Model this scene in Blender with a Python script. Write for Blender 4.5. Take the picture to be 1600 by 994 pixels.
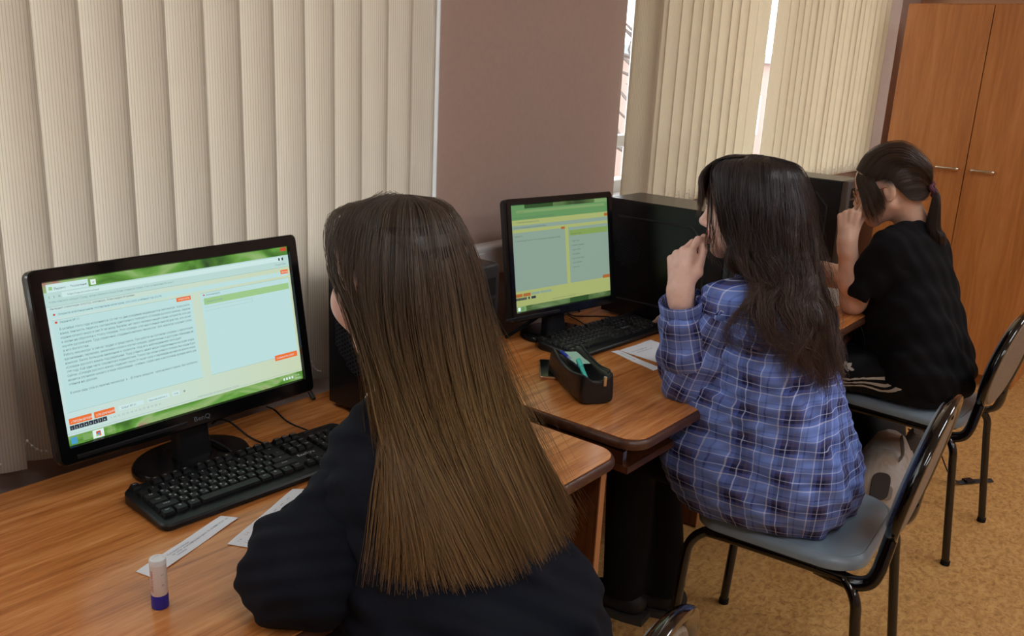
import bpy, bmesh, math, random
import numpy as np
from mathutils import Vector, Matrix
random.seed(7)
rng = np.random.default_rng(7)
PI = math.pi
SC = bpy.context.scene
COL = SC.collection
for o in list(bpy.data.objects):
    bpy.data.objects.remove(o)

# ------------------------------------------------------------------ camera
def look_matrix(yaw, pit, rol):
    f = Vector((math.cos(yaw)*math.cos(pit), math.sin(yaw)*math.cos(pit), -math.sin(pit)))
    r = f.cross(Vector((0, 0, 1))).normalized()
    u = r.cross(f)
    r2 = r*math.cos(rol) + u*math.sin(rol)
    u2 = u*math.cos(rol) - r*math.sin(rol)
    return Matrix((r2, u2, -f)).transposed().to_4x4()
cam_data = bpy.data.cameras.new('camera')
cam = bpy.data.objects.new('camera', cam_data)
COL.objects.link(cam)
cam.matrix_world = Matrix.Translation((0, 0, 1.5)) @ look_matrix(.662409, .2768104, .0502633)
cam_data.sensor_fit = 'HORIZONTAL'
cam_data.sensor_width = 36
cam_data.lens = 1399.05/1600*36
cam_data.clip_start = .02
SC.camera = cam

# ------------------------------------------------------------------ light
SKY_STRENGTH = 4.2
FILL_LAMP_POWER = 16.
world = bpy.data.worlds.new('overcast_sky'); SC.world = world
world.use_nodes = True
wn = world.node_tree.nodes; wl = world.node_tree.links
wbg = wn['Background']; wbg.inputs['Color'].default_value = (.90, .96, 1.0, 1)
wbg.inputs['Strength'].default_value = SKY_STRENGTH
SC.view_settings.view_transform = 'Standard'
SC.view_settings.look = 'None'
SC.view_settings.exposure = 0.10
SC.view_settings.gamma = 1.0
SC.view_settings.use_curve_mapping = False

# ------------------------------------------------------------------ helpers
def lin(c):
    return tuple(((x/255)/12.92 if x/255 <= .04045 else ((x/255+.055)/1.055)**2.4) for x in c) + (1,)
def material(name, rgb=(128, 128, 128), rough=.5, metal=0., spec=.5, coat=0., emit=None, estr=1., sheen=0.):
    m = bpy.data.materials.new(name); m.use_nodes = True
    b = m.node_tree.nodes['Principled BSDF']
    b.inputs['Base Color'].default_value = lin(rgb)
    b.inputs['Roughness'].default_value = rough
    b.inputs['Metallic'].default_value = metal
    b.inputs['Specular IOR Level'].default_value = spec
    b.inputs['Coat Weight'].default_value = coat
    b.inputs['Sheen Weight'].default_value = sheen
    if emit:
        b.inputs['Emission Color'].default_value = lin(emit)
        b.inputs['Emission Strength'].default_value = estr
    return m
class NT:
    """small helper that adds nodes to a material"""
    def __init__(s, m): s.m = m; s.n = m.node_tree.nodes; s.l = m.node_tree.links; s.b = s.n.get('Principled BSDF')
    def add(s, t, **kw):
        x = s.n.new(t)
        for k, v in kw.items():
            if hasattr(x, k) and k not in ('Scale',): setattr(x, k, v)
            else: x.inputs[k].default_value = v
        return x
    def link(s, a, b): s.l.new(a, b)
    def coord(s, scale=(1, 1, 1), kind='Object', rot=(0, 0, 0)):
        c = s.add('ShaderNodeTexCoord'); mp = s.add('ShaderNodeMapping')
        mp.inputs['Scale'].default_value = scale; mp.inputs['Rotation'].default_value = rot
        s.link(c.outputs[kind], mp.inputs['Vector']); return mp.outputs['Vector']
    def noise(s, vec, scale=5., detail=4., rough=.55, dist=0.):
        x = s.add('ShaderNodeTexNoise'); x.inputs['Scale'].default_value = scale; x.inputs['Detail'].default_value = detail
        x.inputs['Roughness'].default_value = rough; x.inputs['Distortion'].default_value = dist
        if vec is not None: s.link(vec, x.inputs['Vector'])
        return x.outputs['Fac']
    def ramp(s, fac, stops, interp='LINEAR'):
        r = s.add('ShaderNodeValToRGB'); r.color_ramp.interpolation = interp
        e = r.color_ramp.elements
        while len(e) < len(stops): e.new(.5)
        for i, (p, c) in enumerate(stops):
            e[i].position = p; e[i].color = lin(c) if len(c) == 3 else c
        s.link(fac, r.inputs['Fac']); return r.outputs['Color']
    def math(s, op, a, b=None):
        x = s.add('ShaderNodeMath'); x.operation = op
        for i, v in enumerate((a, b)):
            if v is None: continue
            if isinstance(v, (int, float)): x.inputs[i].default_value = v
            else: s.link(v, x.inputs[i])
        return x.outputs[0]
    def mix(s, fac, a, b, mode='MIX'):
        x = s.add('ShaderNodeMixRGB'); x.blend_type = mode
        for i, v in zip(('Fac', 'Color1', 'Color2'), (fac, a, b)):
            if isinstance(v, (int, float)): x.inputs[i].default_value = v
            elif isinstance(v, tuple): x.inputs[i].default_value = lin(v) if len(v) == 3 else v
            else: s.link(v, x.inputs[i])
        return x.outputs[0]
    def color(s, c): s.link(c, s.b.inputs['Base Color'])
    def bump(s, h, strength=.2, dist=.002):
        x = s.add('ShaderNodeBump'); x.inputs['Strength'].default_value = strength; x.inputs['Distance'].default_value = dist
        s.link(h, x.inputs['Height']); s.link(x.outputs['Normal'], s.b.inputs['Normal'])

def put(name, me, mat, parent=None, smooth=False):
    o = bpy.data.objects.new(name, me); COL.objects.link(o)
    if mat is not None: me.materials.append(mat)
    if smooth: me.polygons.foreach_set('use_smooth', np.ones(len(me.polygons), bool))
    if parent is not None: o.parent = parent
    return o
def tag(o, label=None, cat=None, group=None, kind=None):
    for k, v in (('label', label), ('category', cat), ('group', group), ('kind', kind)):
        if v: o[k] = v
    return o
def thing(name, label, cat, loc=(0, 0, 0), rz=0., group=None):
    o = bpy.data.objects.new(name, None); COL.objects.link(o)
    o.empty_display_size = .05; o.location = loc; o.rotation_euler = (0, 0, rz)
    return tag(o, label, cat, group)
def copy_tree(o, parent=None):
    c = o.copy(); COL.objects.link(c); c.parent = parent
    for ch in list(o.children): copy_tree(ch, c)
    return c
def fast_mesh(name, V, F):
    """V (n,3) float array, F (m,k) int array"""
    V = np.asarray(V, np.float32); F = np.asarray(F, np.int32)
    me = bpy.data.meshes.new(name); k = F.shape[1]
    me.vertices.add(len(V)); me.vertices.foreach_set('co', V.ravel())
    me.loops.add(F.size); me.loops.foreach_set('vertex_index', F.ravel())
    me.polygons.add(len(F)); me.polygons.foreach_set('loop_start', np.arange(len(F), dtype=np.int32)*k)
    me.update(calc_edges=True); return me

class MB:
    def __init__(s): s.bm = bmesh.new()
    def box(s, c, d, bev=0., seg=2, rot=None):
        r = bmesh.ops.create_cube(s.bm, size=1.)
        vs = r['verts']
        for v in vs: v.co = Vector((v.co.x*d[0], v.co.y*d[1], v.co.z*d[2]))
        if bev:
            es = list({e for v in vs for e in v.link_edges})
            g = bmesh.ops.bevel(s.bm, geom=es, offset=bev, segments=seg, affect='EDGES', profile=.5)
            vs = list({v for f in g['faces'] for v in f.verts} | {v for v in vs if v.is_valid})
        M = Matrix.Translation(c) @ (rot.to_4x4() if rot else Matrix())
        for v in vs: v.co = M @ v.co
        return s
    def add(s, V, F):
        vs = [s.bm.verts.new(v) for v in V]
        for f in F:
            try: s.bm.faces.new([vs[i] for i in f])
            except ValueError: pass
        return s
    def tube(s, pts, r, n=8, closed=False, flat=1., up=None, cap=True):
        """sweep of a round (or flattened) section along pts; r number or list"""
        P = [Vector(p) for p in pts]; m = len(P)
        R = r if hasattr(r, '__len__') else [r]*m
        T = []
        for i in range(m):
            a = P[i-1] if (i or closed) else P[0]; b = P[(i+1) % m] if (i < m-1 or closed) else P[-1]
            T.append((b-a).normalized())
        u = Vector(up) if up else (Vector((0, 0, 1)) if abs(T[0].z) < .9 else Vector((1, 0, 0)))
        V = []
        for i in range(m):
            u = (u - T[i]*u.dot(T[i]));
            u = u.normalized() if u.length > 1e-6 else T[i].orthogonal().normalized()
            w = T[i].cross(u)
            for k in range(n):
                a = 2*PI*k/n
                V.append(P[i] + u*(R[i]*math.cos(a)*flat) + w*(R[i]*math.sin(a)))
        F = []
        for i in range(m if closed else m-1):
            for k in range(n):
                a = i*n+k; b = i*n+(k+1) % n; c = ((i+1) % m)*n
                F.append((a, b, c+(k+1) % n, c+k))
        if cap and not closed:
            F.append(tuple(range(n))[::-1]); F.append(tuple((m-1)*n+k for k in range(n)))
        return s.add(V, F)
    def lathe(s, prof, n=24, c=(0, 0, 0), sx=1., sy=1.):
        V = []; F = []
        for r, z in prof:
            for k in range(n):
                a = 2*PI*k/n; V.append((c[0]+r*sx*math.cos(a), c[1]+r*sy*math.sin(a), c[2]+z))
        for i in range(len(prof)-1):
            for k in range(n):
                F.append((i*n+k, i*n+(k+1) % n, (i+1)*n+(k+1) % n, (i+1)*n+k))
        F.append(tuple(range(n))[::-1]); F.append(tuple((len(prof)-1)*n+k for k in range(n)))
        return s.add(V, F)
    def prism(s, outline, z0, z1):
        n = len(outline)
        V = [(x, y, z0) for x, y in outline]+[(x, y, z1) for x, y in outline]
        F = [tuple(range(n))[::-1], tuple(range(n, 2*n))]
        F += [(i, (i+1) % n, n+(i+1) % n, n+i) for i in range(n)]
        return s.add(V, F)
    def stack(s, outlines):
        """list of (outline, z): skin between equal-length outlines, caps at the ends"""
        n = len(outlines[0][0]); V = []; F = []
        for ol, z in outlines: V += [(x, y, z) if not callable(z) else (x, y, z(x, y)) for x, y in ol]
        m = len(outlines)
        for i in range(m-1):
            for k in range(n): F.append((i*n+k, i*n+(k+1) % n, (i+1)*n+(k+1) % n, (i+1)*n+k))
        F.append(tuple(range(n))[::-1]); F.append(tuple((m-1)*n+k for k in range(n)))
        return s.add(V, F)
    def build(s, name, mat, parent=None, smooth=False, M=None):
        if M is not None: bmesh.ops.transform(s.bm, matrix=M, verts=s.bm.verts)
        bmesh.ops.recalc_face_normals(s.bm, faces=s.bm.faces)
        me = bpy.data.meshes.new(name); s.bm.to_mesh(me); s.bm.free()
        o = put(name, me, mat, parent)
        if smooth:
            me.polygons.foreach_set('use_smooth', np.ones(len(me.polygons), bool))
            try: me.set_sharp_from_angle(angle=math.radians(38))
            except Exception: pass
        return o
def rrect(w, d, r, n=5, cx=0., cy=0.):
    out = []
    rr = r if hasattr(r, '__len__') else (r, r, r, r)
    for (sx, sy, a0), q in zip(((1, 1, 0), (-1, 1, 90), (-1, -1, 180), (1, -1, 270)), rr):
        for k in range(n+1):
            a = math.radians(a0+90*k/n)
            out.append((cx+sx*(w/2-q)+q*math.cos(a), cy+sy*(d/2-q)+q*math.sin(a)))
    return out
_glyph = {}
def text_geo(body, size=1., align='LEFT', res=1):
    key = (body, align, res)
    if key not in _glyph:
        cu = bpy.data.curves.new('lettering', 'FONT'); cu.body = body; cu.size = 1.; cu.align_x = align
        cu.resolution_u = res; cu.space_line = 1.0
        ob = bpy.data.objects.new('lettering', cu)
        me = ob.to_mesh()
        V = np.array([v.co[:2] for v in me.vertices]) if len(me.vertices) else np.zeros((0, 2))
        F = [tuple(p.vertices) for p in me.polygons]
        ob.to_mesh_clear(); bpy.data.objects.remove(ob); bpy.data.curves.remove(cu)
        _glyph[key] = (V, F)
    V, F = _glyph[key]
    return V*size, F
def smooth_path(pts, n=8):
    """Catmull-Rom through pts"""
    P = [Vector(p) for p in pts]; out = []
    Q = [P[0]*2-P[1]]+P+[P[-1]*2-P[-2]]
    for i in range(1, len(Q)-2):
        a, b, c, d = Q[i-1:i+3]
        for k in range(n):
            t = k/n
            out.append(.5*((2*b)+(c-a)*t+(2*a-5*b+4*c-d)*t*t+(3*b-a-3*c+d)*t**3))
    out.append(P[-1]); return out

# ------------------------------------------------------------------ materials
M_ = {}
def wood(name, dark, mid, light, stretch, rough=.3, coat=0., bump=.06, gscale=1.):
    m = material(name, mid, rough, coat=coat); t = NT(m)
    v = t.coord(stretch)
    a = t.noise(v, 3.2*gscale, 6, .62, .6); b = t.noise(v, 14*gscale, 3, .6, .2)
    f = t.math('ADD', t.math('MULTIPLY', a, .72), t.math('MULTIPLY', b, .28))
    c = t.ramp(f, [(.34, dark), (.50, mid), (.66, light)])
    t.color(c); t.bump(f, bump, .001)
    m.node_tree.nodes['Principled BSDF'].inputs['Coat Roughness'].default_value = .12
    return m
M_['desk'] = wood('desk_laminate', (160, 94, 42), (208, 132, 68), (230, 162, 98), (1.1, 16, 16), .25, coat=.12)
M_['desk_edge'] = wood('desk_edge_strip', (60, 36, 24), (84, 52, 36), (104, 66, 44), (1.5, 14, 14), .35)
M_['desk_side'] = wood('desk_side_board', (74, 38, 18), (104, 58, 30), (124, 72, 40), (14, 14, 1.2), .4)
M_['desk_band'] = material('edge_band', (176, 118, 74), .4)
M_['cab'] = wood('cabinet_board', (172, 106, 52), (192, 124, 64), (206, 140, 78), (7, 7, .55), .42, gscale=.8)
M_['cab_edge'] = material('cabinet_edge', (205, 150, 96), .45)
m = material('linoleum', (190, 140, 80), .45); t = NT(m); v = t.coord((1, 1, 1))
n1 = t.noise(t.coord((1, 1.7, 1)), 34, 5, .7, .7); n2 = t.noise(v, 9, 3, .5); n3 = t.noise(t.coord((2.2, 1, 1), rot=(0, 0, .6)), 46, 2, .5, .4)
c = t.ramp(n1, [(.33, (150, 104, 54)), (.45, (192, 142, 80)), (.56, (210, 162, 98)), (.70, (220, 176, 114))])
c = t.mix(t.math('MULTIPLY', t.math('GREATER_THAN', n3, .62), .5), c, (128, 86, 44)); c = t.mix(.18, c, t.ramp(n2, [(.3, (150, 104, 56)), (.7, (214, 168, 106))]))
t.color(c); t.bump(n1, .05, .001); M_['floor'] = m
def plaster(name, rgb, amt=2):
    m = material(name, rgb, .85, spec=.2); t = NT(m); n = t.noise(t.coord(), 60, 4, .6)
    lo = tuple(x-amt for x in rgb); hi = tuple(min(255, x+amt) for x in rgb)
    t.color(t.ramp(n, [(.3, lo), (.7, hi)])); t.bump(n, .02, .001); return m
M_['wall'] = plaster('wall_paint_pink', (180, 156, 144))
M_['wall2'] = plaster('wall_paint_warm', (176, 132, 100))
M_['ceil'] = plaster('ceiling_white', (228, 226, 220))
M_['pvc'] = material('white_plastic', (232, 234, 236), .35)
M_['trunk'] = material('duct_plastic', (222, 225, 230), .4)
M_['black_gloss'] = material('black_gloss_plastic', (12, 13, 15), .14, spec=.5)
M_['black'] = material('black_plastic', (20, 21, 24), .4, spec=.35)
M_['black_matt'] = material('black_matt', (14, 15, 17), .65, spec=.25)
M_['key'] = material('keycap_plastic', (22, 23, 25), .42, spec=.4)
M_['case'] = material('case_steel_paint', (22, 23, 25), .27, spec=.5)
M_['grille'] = material('grille_metal', (58, 60, 64), .3, metal=.3)
M_['case_hi'] = material('case_groove', (34, 36, 39), .5)
M_['tube'] = material('chair_black_paint', (12, 10, 10), .12, spec=.55, coat=.4)
M_['vinyl'] = material('grey_vinyl', (134, 152, 164), .28, spec=.5); t = NT(M_['vinyl']); t.bump(t.noise(t.coord(), 420, 3, .6), .12, .0006)
M_['shell'] = material('chair_back_board', (132, 120, 106), .55); t = NT(M_['shell']); t.color(t.ramp(t.noise(t.coord(), 120, 3), [(.35, (122, 110, 97)), (.65, (142, 130, 116))]))
M_['paper'] = material('paper', (240, 243, 250), .8, spec=.2)
M_['ink'] = material('ink', (120, 126, 146), .8)
M_['chrome'] = material('chrome', (225, 218, 205), .22, metal=1.)
M_['white'] = material('legend_white', (228, 230, 234), .6)
M_['grey_print'] = material('logo_grey', (110, 116, 122), .5)
# ------------------------------------------------------------------ structure
def struct(name, mb, mat, parent=None, smooth=False):
    return tag(mb.build(name, mat, parent, smooth), kind=None if parent else 'structure')
WY = 1.62                                        # face of the window wall
struct('floor', MB().box((2.0, -.85, -.05), (8.4, 5.5, .1)), M_['floor'])
struct('ceiling', MB().box((2.0, -.85, 3.05), (8.4, 5.5, .1)), M_['ceil'])
struct('wall_back', MB().box((-2.1, -.85, 1.5), (.2, 5.3, 3.0)), M_['wall'])
struct('wall_far', MB().box((5.92, -.85, 1.5), (.2, 5.3, 3.0)), M_['wall2'])
struct('wall_right', MB().box((2.0, -3.5, 1.5), (8.0, .2, 3.0)), M_['wall'])
# window wall: parapet, lintel, two piers (the middle one with a softly rounded right corner)
W1, W2, SILL, HEAD = (-1.55, 1.705), (2.74, 5.47), 1.02, 2.62
wl_ = MB()
wl_.box((1.9, WY+.16, SILL/2), (7.9, .32, SILL)); wl_.box((1.9, WY+.16, (HEAD+3)/2), (7.9, .32, 3-HEAD))
wl_.box((-1.8, WY+.16, (SILL+HEAD)/2), (.5, .32, HEAD-SILL)); wl_.box(((W2[1]+5.82)/2, WY+.16, (SILL+HEAD)/2), (5.82-W2[1], .32, HEAD-SILL))
prof = [(W1[1], WY+.32), (W1[1], WY+.012), (W1[1]+.012, WY)]
for k in range(13):
    a = PI/2*k/12; prof.append((2.32+.42*math.sin(a), WY+.11*(1-math.cos(a))))
prof += [(W2[0], WY+.32)]
wl_.prism(prof, SILL, HEAD)
wall_left = struct('wall_left', wl_, M_['wall'], smooth=True)
struct('baseboard_left', MB().box((1.9, WY-.008, .04), (7.8, .016, .08), .004), M_['cab'])
struct('trim_1', MB().box((5.463, WY+.07, 1.82), (.012, .018, 1.6), .003), M_['pvc'])   # white cable strip beside the far window

def pane_material():
    m = bpy.data.materials.new('window_glass'); m.use_nodes = True; n = m.node_tree.nodes; l = m.node_tree.links
    n.clear(); o = n.new('ShaderNodeOutputMaterial'); mx = n.new('ShaderNodeMixShader'); tr = n.new('ShaderNodeBsdfTransparent')
    gl = n.new('ShaderNodeBsdfGlossy'); gl.inputs['Roughness'].default_value = .02; mx.inputs[0].default_value = .06
    l.new(tr.outputs[0], mx.inputs[1]); l.new(gl.outputs[0], mx.inputs[2]); l.new(mx.outputs[0], o.inputs[0]); return m
GLASS = pane_material()
def window(idx, x0, x1, mull):
    y = WY+.24
    f = MB()
    f.box(((x0+x1)/2, y, SILL+.035), (x1-x0, .07, .07), .006); f.box(((x0+x1)/2, y, HEAD-.035), (x1-x0, .07, .07), .006)
    f.box((x0+.035, y, (SILL+HEAD)/2), (.07, .07, HEAD-SILL-.14), .006); f.box((x1-.035, y, (SILL+HEAD)/2), (.07, .07, HEAD-SILL-.14), .006)
    w = tag(f.build('window_%d' % idx, M_['pvc']), kind='structure')
    xs = [x0+.07]+list(mull)+[x1-.07]
    for q in mull: MB().box((q, y, (SILL+HEAD)/2), (.09, .075, HEAD-SILL-.14), .006).build('mullion', M_['pvc'], w)
    for a, b in zip(xs[:-1], xs[1:]):
        MB().box(((a+b)/2, y, (SILL+HEAD)/2), (b-a-.09, .012, HEAD-SILL-.15)).build('pane', GLASS, w)
    MB().box(((a+b)/2*0+(x0+x1)/2, WY+.115, SILL+.012), (x1-x0-.01, .245, .028), .008).build('window_sill', M_['pvc'], w)
    return w
window(1, W1[0], W1[1], (-.9, .25))
w2 = window(2, W2[0], W2[1], (3.13, 4.05, 5.19))
MB().box((5.32, WY+.24, (SILL+HEAD)/2), (.22, .05, HEAD-SILL-.14), .004).build('light_block_panel', M_['pvc'], w2)  # added opaque panel, unseen, cuts the daylight falling on the far jamb
MB().box((2.95, WY+.24, 1.235), (.30, .05, .045), .005).build('transom', M_['pvc'], w2)
# white cable duct low on the pier
dk = tag(MB().box((2.22, WY-.03, .965), (.80, .058, .085), .01, 3).build('cable_duct', M_['trunk'], None, True),
         'white plastic cable duct box on the wall behind the second monitor', 'cable duct')
MB().box((1.846, WY-.0615, .985), (.03, .006, .016), .002).build('latch_tab', M_['pvc'], dk)

# outside: pale ground with leaves, bare trees, a low brick building
m = material('leafy_ground', (150, 132, 110), .95); t = NT(m); n = t.noise(t.coord(), 2.5, 5, .7)
t.color(t.ramp(n, [(.35, (128, 128, 116)), (.5, (158, 136, 110)), (.65, (176, 150, 120))])); M_['yard'] = m
tag(MB().box((14, 22, -1.6), (50, 40, .2)).build('yard_ground', M_['yard']), kind='structure')
M_['bark'] = material('bark', (110, 100, 96), .9)
M_['brick'] = material('brick_wall_far', (176, 150, 142), .9)
def bare_tree(x, y, h, seed, label):
    r = random.Random(seed); tr = thing('bare_tree', label, 'tree', (x, y, -1.5))
    b = MB(); b.tube([(0, 0, 0), (.05, 0, h*.4), (-.03, .05, h*.75), (0, 0, h)], [.13, .10, .06, .02], 7); b.build('trunk', M_['bark'], tr, True)
    br = MB()
    for i in range(70):
        z = h*r.uniform(.2, .95); a = r.uniform(0, 2*PI); L = r.uniform(.5, 1.5)*(1.2-z/h)
        p = [(0, 0, z)]
        for k in range(1, 5):
            a += r.uniform(-.5, .5); p.append((p[-1][0]+L/4*math.cos(a), p[-1][1]+L/4*math.sin(a), p[-1][2]+L*.16*r.uniform(.3, 1.5)))
        br.tube(p, [.03, .024, .018, .012, .006], 4)
    tag(br.build('branches', M_['bark'], tr), kind='stuff')
bare_tree(8.6, 5.0, 5.0, 3, 'bare leafless tree outside close to the far window gap')
bare_tree(12.5, 6.6, 6.0, 5, 'taller bare leafless tree farther outside the window gap')
bd = thing('brick_building', 'low reddish building far outside behind the bare trees', 'building', (26, 14.5, -1.5))
MB().box((0, 0, 1.7), (9, 5, 3.4)).build('wall', M_['brick'], bd)
MB().box((0, 0, 3.5), (9.4, 5.4, .25)).build('roof', material('tin_roof', (150, 156, 160), .6), bd)
for q in (-3, -1, 1, 3):
    MB().box((q, -2.52, 1.8), (.9, .06, 1.2)).build('window', M_['pvc'], bd); MB().box((-4.52, q*.6, 1.8), (.06, .7, 1.2)).build('window', M_['pvc'], bd)

# ------------------------------------------------------------------ vertical blinds
def blind_material(name, rgb, trans, rib, k=1250.):
    m = bpy.data.materials.new(name); m.use_nodes = True; n = m.node_tree.nodes; l = m.node_tree.links
    n.clear(); t = NT(m); out = n.new('ShaderNodeOutputMaterial')
    tc = n.new('ShaderNodeTexCoord'); sp = n.new('ShaderNodeSeparateXYZ'); l.new(tc.outputs['Object'], sp.inputs[0])
    s = t.math('SINE', t.math('MULTIPLY', sp.outputs[0], k))
    nz = t.noise(t.coord((260, 260, 9)), 1., 3, .6)
    g = t.math('MULTIPLY', t.math('GREATER_THAN', s, .72), t.math('ADD', t.math('MULTIPLY', nz, .9), .1))
    c = t.mix(g, rgb, rib)
    d = n.new('ShaderNodeBsdfDiffuse'); tr = n.new('ShaderNodeBsdfTranslucent'); mx = n.new('ShaderNodeMixShader')
    l.new(c, d.inputs['Color']); l.new(c, tr.inputs['Color']); mx.inputs[0].default_value = trans
    l.new(d.outputs[0], mx.inputs[1]); l.new(tr.outputs[0], mx.inputs[2]); l.new(mx.outputs[0], out.inputs[0]); return m
M_['blind'] = blind_material('blind_fabric', (225, 219, 209), .60, (184, 172, 154))
M_['blind_w'] = blind_material('blind_fabric_white', (236, 238, 238), .5, (226, 228, 228))
def slat_mesh(name, w, z0, z1, sag=.009, n=8):
    """curved fabric strip with a weighted hem pocket at its foot"""
    V = []; F = []
    zs = [z0, z0+.058, z0+.060, z0+.062, (z0+z1)/2, z1]
    for s_, off in ((0, 0.), (1, .0011)):
        for j, z in enumerate(zs):
            th = .0016 if j < 2 else (.0006 if j == 2 else 0.)
            for k in range(n+1):
                u = -1+2*k/n; V.append((u*w/2, -sag*(1-u*u)+(off+th if s_ else -th), z))
    m_ = len(zs)*(n+1)
    for s_ in (0, 1):
        for j in range(len(zs)-1):
            for k in range(n):
                a = s_*m_+j*(n+1)+k; q = (a, a+1, a+n+2, a+n+1)
                F.append(q if s_ == 0 else q[::-1])
    for j in range(len(zs)-1):
        for k in (0, n):
            a = j*(n+1)+k; q = (a, a+n+1, m_+a+n+1, m_+a); F.append(q if k == 0 else q[::-1])
    me = bpy.data.meshes.new(name); me.from_pydata(V, [], F); me.update()
    me.polygons.foreach_set('use_smooth', np.ones(len(me.polygons), bool)); return me
bl1 = thing('vertical_blind', 'beige fabric vertical blind in front of the near window behind the first monitor', 'blind', (0, 1.575, 0))
sm1 = slat_mesh('slat', .101, .772, 2.66); sm1.materials.append(M_['blind'])
for i in range(26):
    o = bpy.data.objects.new('slat', sm1); COL.objects.link(o); o.parent = bl1
    x = 1.593-.0785*i
    o.location = (x, 0, rng.uniform(-.004, .004)); o.rotation_euler = (rng.uniform(-.002, .002), 0, math.radians(-31+rng.uniform(-2.5, 2.5)))
sw = slat_mesh('end_slat', .052, .772, 2.66, .003); o = put('end_slat', sw, M_['blind_w'], bl1); o.location = (1.658, .004, 0); o.rotation_euler = (0, 0, math.radians(4)); o['label'] = 'narrow white end slat'
MB().box((.55, 0, 2.68), (2.3, .04, .035), .004).build('headrail', M_['pvc'], bl1)
def bead_chain(name, xs, y, z, parent, dip=.035):
    b = MB(); pts = []
    for a, c in zip(xs[:-1], xs[1:]):
        for k in range(9): u = k/9; pts.append((a+(c-a)*u, y+.012*math.sin(PI*u), z-dip*4*u*(1-u)))
    b.tube(pts, .0006, 4, cap=False)
    for p in pts[::1]:
        b.lathe([(.0002, -.0025), (.0021, -.0012), (.0025, 0), (.0021, .0012), (.0002, .0025)], 6, p)
    return tag(b.build(name, M_['pvc'], parent, True), kind='stuff')
bead_chain('bead_chain', [1.593-.0785*i-.03 for i in range(26)], -.026, .822, bl1)
bl2 = thing('vertical_blind', 'cream fabric vertical blind on the far window with a bright gap in its middle', 'blind', (0, 1.60, 0))
M_['blind2'] = blind_material('blind_fabric_warm', (226, 218, 202), .60, (194, 172, 136))
sm2 = slat_mesh('slat', .094, 1.03, 2.66); sm2.materials.append(M_['blind2'])
for i in range(32):
    x = 2.70+.0785*i
    if i in (12, 13): continue
    o = bpy.data.objects.new('slat', sm2); COL.objects.link(o); o.parent = bl2
    o.location = (x, 0, 0); o.rotation_euler = (0, rng.uniform(-.004, .004) + (.012 if i == 11 else 0), math.radians((-12 if i else -52)+rng.uniform(-4, 4)))
MB().box((3.92, 0, 2.68), (2.56, .04, .035), .004).build('headrail', M_['pvc'], bl2)
bead_chain('bead_chain', [2.67+.0785*i for i in range(31)], -.026, 1.075, bl2)

# fill lamps added on the ceiling, unseen, to brighten the room
def fill_lamp(x, y, label):
    t_ = thing('fill_lamp', label, 'lamp', (x, y, 3.0))
    MB().box((0, 0, -.03), (1.24, .32, .06), .008).build('fill_lamp_body', M_['pvc'], t_)
    dm = material('fill_lamp_diffuser', (240, 240, 240), .5, emit=(244, 249, 255), estr=FILL_LAMP_POWER)
    MB().box((0, 0, -.066), (1.18, .27, .012), .004).build('diffuser', dm, t_)
for x, y, w_ in ((.2, -.7, 'nearest above the camera'), (2.6, -.7, 'above the second chair'), (4.6, -.7, 'before the cabinet'), (.2, -2.5, 'near the back wall'), (2.6, -2.5, 'in the middle of the right wall side'), (4.6, -2.5, 'in the far right corner')):
    fill_lamp(x, y, 'added unseen ceiling fill lamp '+w_)

# ------------------------------------------------------------------ desks
def desk(x0, x1, label, inset=.022, back=.0):
    """top 0.69 deep with rounded front corners and dark edging, side boards, rear board, sliding tray"""
    yf, yb, w = .84, 1.535, x1-x0
    t_ = thing('desk', label, 'desk', (x0+w/2, (yf+yb)/2, 0))
    d = yb-yf; r = (.012, .012, .055, .055)
    def ol(g): return rrect(w+2*g, d+2*g, tuple(max(.004, q+g) for q in r), 8)
    MB().stack([(ol(-.010), .723), (ol(-.003), .726), (ol(0), .732), (ol(0), .739), (ol(-.004), .746), (ol(-.009), .7485)]).build('edge_band', M_['desk_edge'], t_, True)
    MB().stack([(ol(-.0085), .747), (ol(-.0085), .7492), (ol(-.0092), .75)]).build('tabletop', M_['desk'], t_)
    for sx in (-1, 1):
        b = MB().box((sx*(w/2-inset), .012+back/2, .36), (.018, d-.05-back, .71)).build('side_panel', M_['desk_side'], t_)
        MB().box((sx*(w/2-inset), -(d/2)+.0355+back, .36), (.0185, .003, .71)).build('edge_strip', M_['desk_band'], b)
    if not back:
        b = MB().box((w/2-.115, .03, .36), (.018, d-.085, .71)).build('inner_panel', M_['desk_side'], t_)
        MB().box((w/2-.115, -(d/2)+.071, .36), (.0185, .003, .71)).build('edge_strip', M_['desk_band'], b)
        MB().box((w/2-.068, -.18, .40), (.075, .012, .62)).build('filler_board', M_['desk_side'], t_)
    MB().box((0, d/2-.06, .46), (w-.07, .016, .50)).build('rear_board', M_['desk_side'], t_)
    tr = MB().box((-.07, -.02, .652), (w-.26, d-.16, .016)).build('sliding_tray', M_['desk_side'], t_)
    MB().box((-.07, -(d/2)+.058, .652), (w-.26, .004, .0165)).build('tray_edge', M_['desk_edge'], tr)
    for sx in (-1, 1):
        MB().box((-.07+sx*(w/2-.138), -.05, .675), (.014, d-.24, .034)).build('tray_rail', M_['chrome'], t_)
    return t_
desk(.275, 1.475, 'orange wood desk nearest the camera under the wide monitor')
desk(1.527, 2.655, 'orange wood desk in the middle under the squarer monitor', .06, .30)
desk(2.690, 3.86, 'orange wood desk at the far end before the cabinet', .06, .30)

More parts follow.
